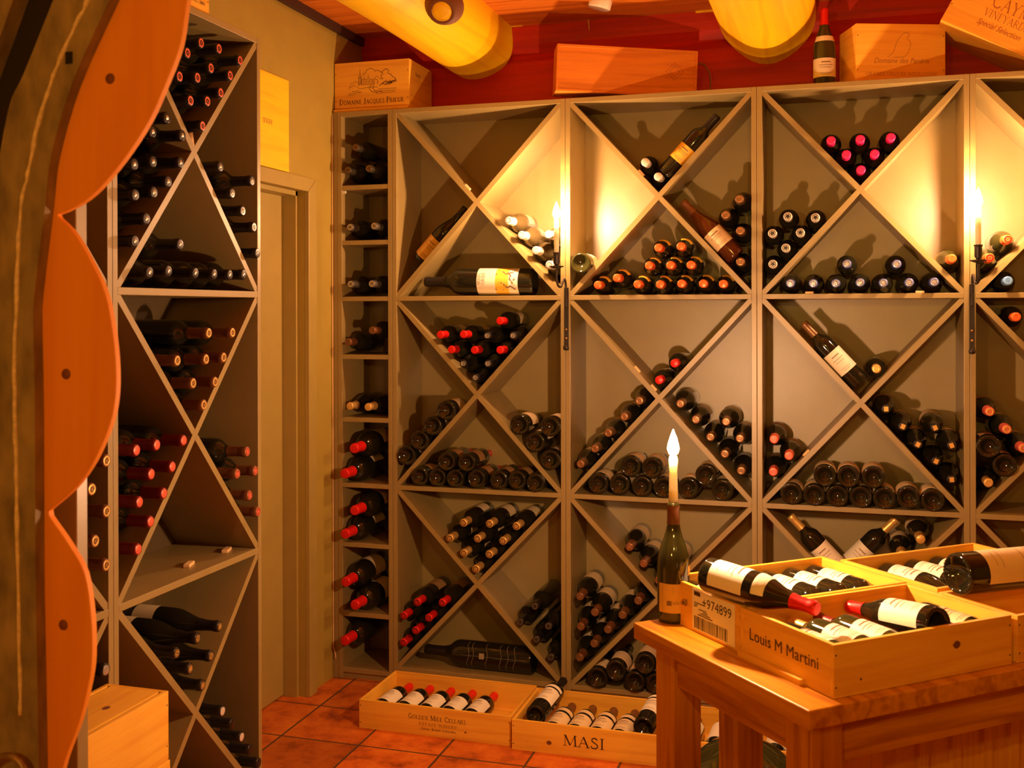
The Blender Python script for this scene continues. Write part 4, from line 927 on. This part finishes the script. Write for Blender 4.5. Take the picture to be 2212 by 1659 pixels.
for c_ in (q, q2):
    for y_ in (.04, .15, .235): ob('packing_slat', MB().box((CT, y_, .0082), (.5-CT, y_+.03, .0228)), PINE['x'], c_)
# bottles in the front crate: bases toward -e2, necks toward +e2
up = tuple(-e1*.25+Vector((0, 0, 1)))
cols = [('red', 'white'), ('gold', 'white'), ('darkred', 'white'), ('red', 'white'), ('red', 'white'), ('red', 'cream')]
for i in (0, 1, 2, 4, 5):
    u = .086+CT+.0395+i*.0795; a = tp(u, .028+CT+.002, zb+.0515); b = tp(u, .028+CT+.28, zb+.053)
    bottle('bordeaux', a, b-a, ['leftmost', 'second', 'third', '', 'fourth', 'rightmost'][i]+' of the lower bottles in the front table crate', 'lower bottles in the front table crate', cap=cols[i][0], lab=(cols[i][1], .055, .15, 2.8), spin=up, body='green' if i < 3 else 'dark', text=lines_text, sc=.93)
a = tp(.386, .0425, TT+.108); b = a+e2*.285+Vector((0, 0, -.030))
bottle('burgundy', a, b-a, 'white-labelled bottle lying on top of the others in the front table crate', cap='red', lab=('white', .03, .15, 3.0), spin=up, text=lines_text, sc=.93)
# sticker crate: bases at the back (+e2), necks to -e2
for i in range(6):
    u = .105+CT+.041+i*.0790; a = tp(u-.003, .342+.292, zb+.0515); b = tp(u+.0, .342+CT+.012, zb+.053)
    bottle('bordeaux', a, b-a, ['leftmost', 'second', 'third', 'fourth', 'fifth', 'rightmost'][i]+' of the lower bottles in the barcode sticker crate', 'lower bottles in the sticker crate', cap=['red', 'red', 'gold', 'gold', 'gold', 'gold'][i], lab=('white', .055, .15, 2.8), spin=up, text=lines_text, sc=.93)
a = onz(1528, 1240, TT+.156); b = a-e2*.27+e1*.082+Vector((0, 0, -.02))
bottle('burgundy', a, b-a, 'red capsuled bottle with two white labels lying across the sticker crate', cap='red', lab=('white', .03, .125, 3.2), band=('white', .150, .180, 2.6), spin=up, text=lines_text)
for i in range(5):
    u = .612+CT+.045+i*.092; a = tp(u, .262+.322, zb+.041); b = tp(u+.0, .262+CT+.025, zb+.044)
    bottle('burgundy', a, b-a, ['leftmost', 'second', 'third', 'fourth', 'rightmost'][i]+' of the bottles under the large bottle in the back right crate', 'bottles in the back right table crate', cap='black', lab=('white', .04, .135, 2.8), spin=up, text=lines_text)
a = Vector(onz(2066, 1240, TT+HT+.052)); KIND['double_magnum'] = (.049, .478, [(x*.891, z) for x, z in KIND['jeroboam'][2]])
dm = bottle('double_magnum', a, e1*1+e2*-.12+Vector((0, 0, .0)), 'very large dark bottle with cream label lying across the back right crate', cap='black', dotted=True, lab=('cream', .055, .27, 2.6), spin=tuple(-e2*.75+Vector((0, 0, 1))), text=lines_text, name='double_magnum_bottle')
# bottle with candle
p = onz(1455, 1340, TT)
def saints(mb, r, a, b):
    m = cyl(r+.0003, a, 0)
    serif_text(mb, 'AINTSBURY', .007, lambda x, y: m(x, y+.022), cx=-.008, space=.25)
    ribbon(mb, [(-.022, .0245), (-.010, .0245)], .012, m)
    ribbon(mb, [(-.034, .003), (.034, .003), (.034, b-a-.003), (-.034, b-a-.003), (-.034, .003)], .0008, m)
    for q in (.05, .056, .062): ribbon(mb, [(-.008, q), (.02, q)], .001, m)
cb = bottle('burgundy', (p.x, p.y, TT+.0005), (0, 0, 1), 'olive glass bottle used as a candle holder on the left corner of the table', cap=None, body='green', lab=('gold', .028, .100, 2.3), spin=(.28, -1, 0), text=saints)
link('torn_label_scrap', MB().lathe([(.0412, .118), (.0412, .142)], 8, None, False, .9, 1.25).mesh('torn_label_scrap', LAB['yellow']), cb)
link('neck_foil', MB().lathe([(.0168, .243), (.0158, .256), (.0153, .28), (.0166, .281), (.0166, .2905)], 20).mesh('neck_foil', FOIL['brown']), cb)
cd = thing('table_candle', 'lit tapered candle stuck in the neck of the bottle on the table', 'candle', (p.x, p.y, TT+.2975))
ob('wax_stick', MB().lathe([(0, 0), (.0118, 0), (.0112, .03), (.0098, .08), (.0112, .105), (.0085, .116), (0, .114)], 20), WAX, cd)
ob('wick', MB().tube([(0, 0, .112), (0, 0, .121)], .001, 6), CABLE, cd)
flame(cd, (0, 0, .118), .065, .015, TFLM)

# under the table
dj = thing('demijohn', 'large round dark green glass jar on the floor under the table', 'jar', (-.255, 3.10, 0))
ob('glass_body', MB().lathe([(0, .01), (.13, .008), (.17, .03), (.19, .09), (.19, .17), (.16, .25), (.10, .30), (.045, .325), (.03, .34), (.028, .40), (.034, .405), (.034, .42), (.024, .42), (.02, .36)], 48), GREENG, dj)
ob('stopper', MB().lathe([(.022, .40), (.024, .435), (0, .437)], 20), CORKM, dj)
pc = crate(RZ(TA, tp(.42, .24, 0)), .70, .27, .58, 'tall pine crate of upright boards behind the table on the right', mats=(PINE['z'], PINE['z']))
mb = MB()
for x in (.10, .205, .31, .40, .50): mb.box((x, -.012, .0), (x+.028, -.0004, .58))
ob('batten', mb, PINE['z'], pc)
hz = ob('cable_coil', MB().tube(spline([(.52, 2.99, .012), (.5, 2.99, .16), (.53, 2.985, .28), (.60, 2.98, .36), (.72, 2.98, .40)], 8), .008, 10), CABLE)
tag(hz, 'black cable curving up against the tall crate at the right under the table', 'cable')

# ------------------------------------------------------------------ ceiling bits
o = ob('electrical_cable', MB().tube(spline([tuple(ony(x, y, YW-.06)) for x, y in ((1085, 46), (1150, 40), (1260, 34), (1340, 28), (1430, 18), (1530, 11), (1580, 10))], 6), .009, 8), CABLE)
tag(o, 'black cable strung between the two log beams', 'cable')
p = ony(1298, 0, 4.16)
o = thing('spotlight', 'white cylindrical spotlight hanging from the ceiling boards between the logs', 'lamp', (p.x, p.y, p.z))
Mx = Matrix.Rotation(math.radians(14), 4, 'Y')
ob('lamp_head', MB().lathe([(0, -.030), (.043, -.034), (.046, -.030), (.046, .05), (.03, .058), (0, .058)], 28, Mx), WHITE, o)
ob('stem', MB().tube([(0, 0, .05), (0, 0, .14)], .007, 8), WHITE, o)
for pts, nm in (((((1252, 10), (1262, 20), (1270, 27), (1273, 66))), 'splinter'),):
    o = ob('wood_splinter', MB().tube([tuple(ony(x, y, YW-.034)) for x, y in pts], [.003, .005, .005, .002], 6), mat('pale_splinter', (.7, .42, .12), .7)); tag(o, 'pale bent wood splinter sticking out of the timber below the white spotlight', 'wood splinter')
for a, b, s in (((1086, 49), (1130, 57), 'beside the left log'), ((1503, 16), (1550, 25), 'beside the right log')):
    p0 = ony(*a, YW-.024); p1 = ony(*b, YW-.024)
    o = ob('wood_batten', MB().box((p0.x, YW-.034, p1.z), (p1.x, YW-.022, p0.z)), LOGW, None, .001); tag(o, f'short pale wood batten on the red timber {s}', 'batten')

# ------------------------------------------------------------------ barrel display in the left foreground
YF = 1.50
def fp(px, py): p = ony(px, py, YF); return (p.x, p.z)
def sample(pts, n=6): return [(p.x, p.z) for p in spline([(fp(*q)[0], 0, fp(*q)[1]) for q in pts], n)]
bd = thing('barrel_display', 'weathered barrel hoop frame holding a scalloped orange board in the left foreground', 'barrel', (fp(100, 1000)[0], YF, 0))
off = (fp(100, 1000)[0], YF, 0)
lob = sample([(412, -60), (400, 20), (387, 100), (357, 180), (320, 262), (262, 350), (200, 420), (150, 452), (122, 463)], 4)
lob += sample([(126, 470), (160, 505), (200, 575), (228, 640), (243, 720), (250, 800), (247, 870), (232, 930), (200, 1000), (160, 1055), (104, 1104)], 4)
lob += sample([(106, 1116), (150, 1180), (182, 1240), (196, 1330), (198, 1420), (190, 1480), (170, 1560), (140, 1640), (120, 1720)], 4)
inner = sample([(84, 1720), (80, 1500), (72, 1270), (70, 1050), (68, 850), (68, 630), (90, 450), (105, 342), (150, 184), (235, -10), (260, -60)], 4)
poly = lob+inner
ob('scalloped_board', MB(off).prism(poly, YF, YF+.014, 'y'), HEADW, bd, .002)
def band(outer, inner, y0, y1, name, m):
    o_ = sample(outer, 4); i_ = sample(inner, 4); mb = MB(off); n = len(o_)
    for k in range(n-1): mb.prism([o_[k], o_[k+1], i_[k+1], i_[k]], y0, y1, 'y')
    return ob(name, mb, m, bd)
R_ = [(285, -60), (259, 0), (176, 184), (130, 342), (117, 450), (95, 630), (92, 700), (95, 850), (96, 1050), (97, 1270), (100, 1431), (104, 1659), (106, 1720)]
L_ = [(162, -60), (138, 0), (72, 164), (38, 244), (18, 353), (4, 450), (-12, 630), (-18, 700), (-22, 850), (-22, 1050), (-20, 1270), (-16, 1431), (-8, 1659), (-5, 1720)]
L_ = [L_[0], L_[1], L_[2], L_[3], L_[5], L_[6], L_[7], L_[8], L_[9], L_[10], L_[11], L_[12], L_[13]]
band(L_, R_, YF-.022, YF-.0008, 'stave', STAVEW)
ctr = sample([(236, -60), (214, 0), (174, 79), (136, 168), (103, 271), (81, 380), (65, 450), (56, 640), (52, 850), (56, 1000), (57, 1150), (62, 1400), (64, 1535)], 5)
rnd = random.Random(3)
pts = [(x+rnd.uniform(-.0012, .0012), YF-.0215, z) for x, z in ctr]
ob('pale_glue_seam', MB(off).tube(pts, [rnd.uniform(.0026, .0050) for _ in pts], 8), mat('pale_seam', (.80, .62, .34), .6, noise=.25, nscale=90), bd)
ls = sample([(x+26, y) for x, y in L_], 4); x_far = fp(-420, 900)[0]
ob('shadow_sheet', MB(off).prism(ls+[(x_far, ls[-1][1]), (x_far, ls[0][1])], YF+.002, YF+.012, 'y'), mat('shadow_black', (.018, .010, .006), .9), bd)  # added near-black sheet standing in for the shadow beside the stave
o2 = [(60, -60), (30, 0), (0, 60), (-20, 110), (-40, 160)]; i2 = [(85, -60), (60, 0), (28, 90), (0, 165), (-40, 270)]
band(o2, i2, YF-.03, YF+.01, 'outer_hoop', STAVEW)
for px, py, s in ((238, 170), (143, 808), (137, 1350)) and [(238, 170, 1), (143, 808, 1), (137, 1350, 1)]:
    x, z = fp(px, py); ob('plug', MB(off).lathe([(0, .001), (.0085, .001), (.009, 0)], 20, Matrix.Translation((x, YF-.0002, z)) @ Matrix.Rotation(PI/2, 4, 'X')), mat('dark_plug', (.20, .055, .012), .7), bd)
x, z = fp(170, 130); ob('slot', MB(off).box((x-.008, YF-.023, z-.011), (x+.006, YF-.0222, z+.009)), mat('slot_dark', (.01, .008, .006), .9), bd)
ps = sample([(8, 1760), (6, 1690), (20, 1635), (45, 1612), (70, 1608), (90, 1622), (104, 1655), (112, 1720), (112, 1760)], 5)
ob('rusty_ring', MB(off).tube([(x, YF-.05, z) for x, z in ps], .006, 10), mat('rusty_metal', (.34, .22, .1), .45, metal=.5, noise=.4, nscale=60), bd)
# grey partition post behind it
p0 = ony(40, 1000, YF+.1); p1 = ony(165, 1000, YF+.1)
o = ob('partition_post', MB((p1.x, YF+.1, 0)).box((p0.x, YF+.1, 0), (p1.x, YF+.13, ZC-.001)), PAINT, None, .002); o.location = (p1.x, YF+.1, 0)
tag(o, 'olive painted partition board standing behind the scalloped orange board', 'partition')
p = onx(*z1(Q1, 1540, 1120), XL+.0); 
o = ob('pale_cork', MB().lathe([(0, -.02), (.010, -.02), (.0125, .02), (0, .02)], 16), CORKM); o.matrix_world = Matrix.Translation((XL-.012, p.y, p.z+.002)) @ Matrix.Rotation(.35, 4, 'X'); tag(o, 'pale cork resting on the crossing of the upper left side rack', 'cork')

labs = {}
for o in S.objects:
    if o.parent is None and 'label' in o: labs.setdefault(o['label'], []).append(o.name)
print('BOTTLES', NB, 'DUP', [(k, len(v)) for k, v in labs.items() if len(v) > 1], 'LONG', [k for k in labs if len(k.split()) > 16])
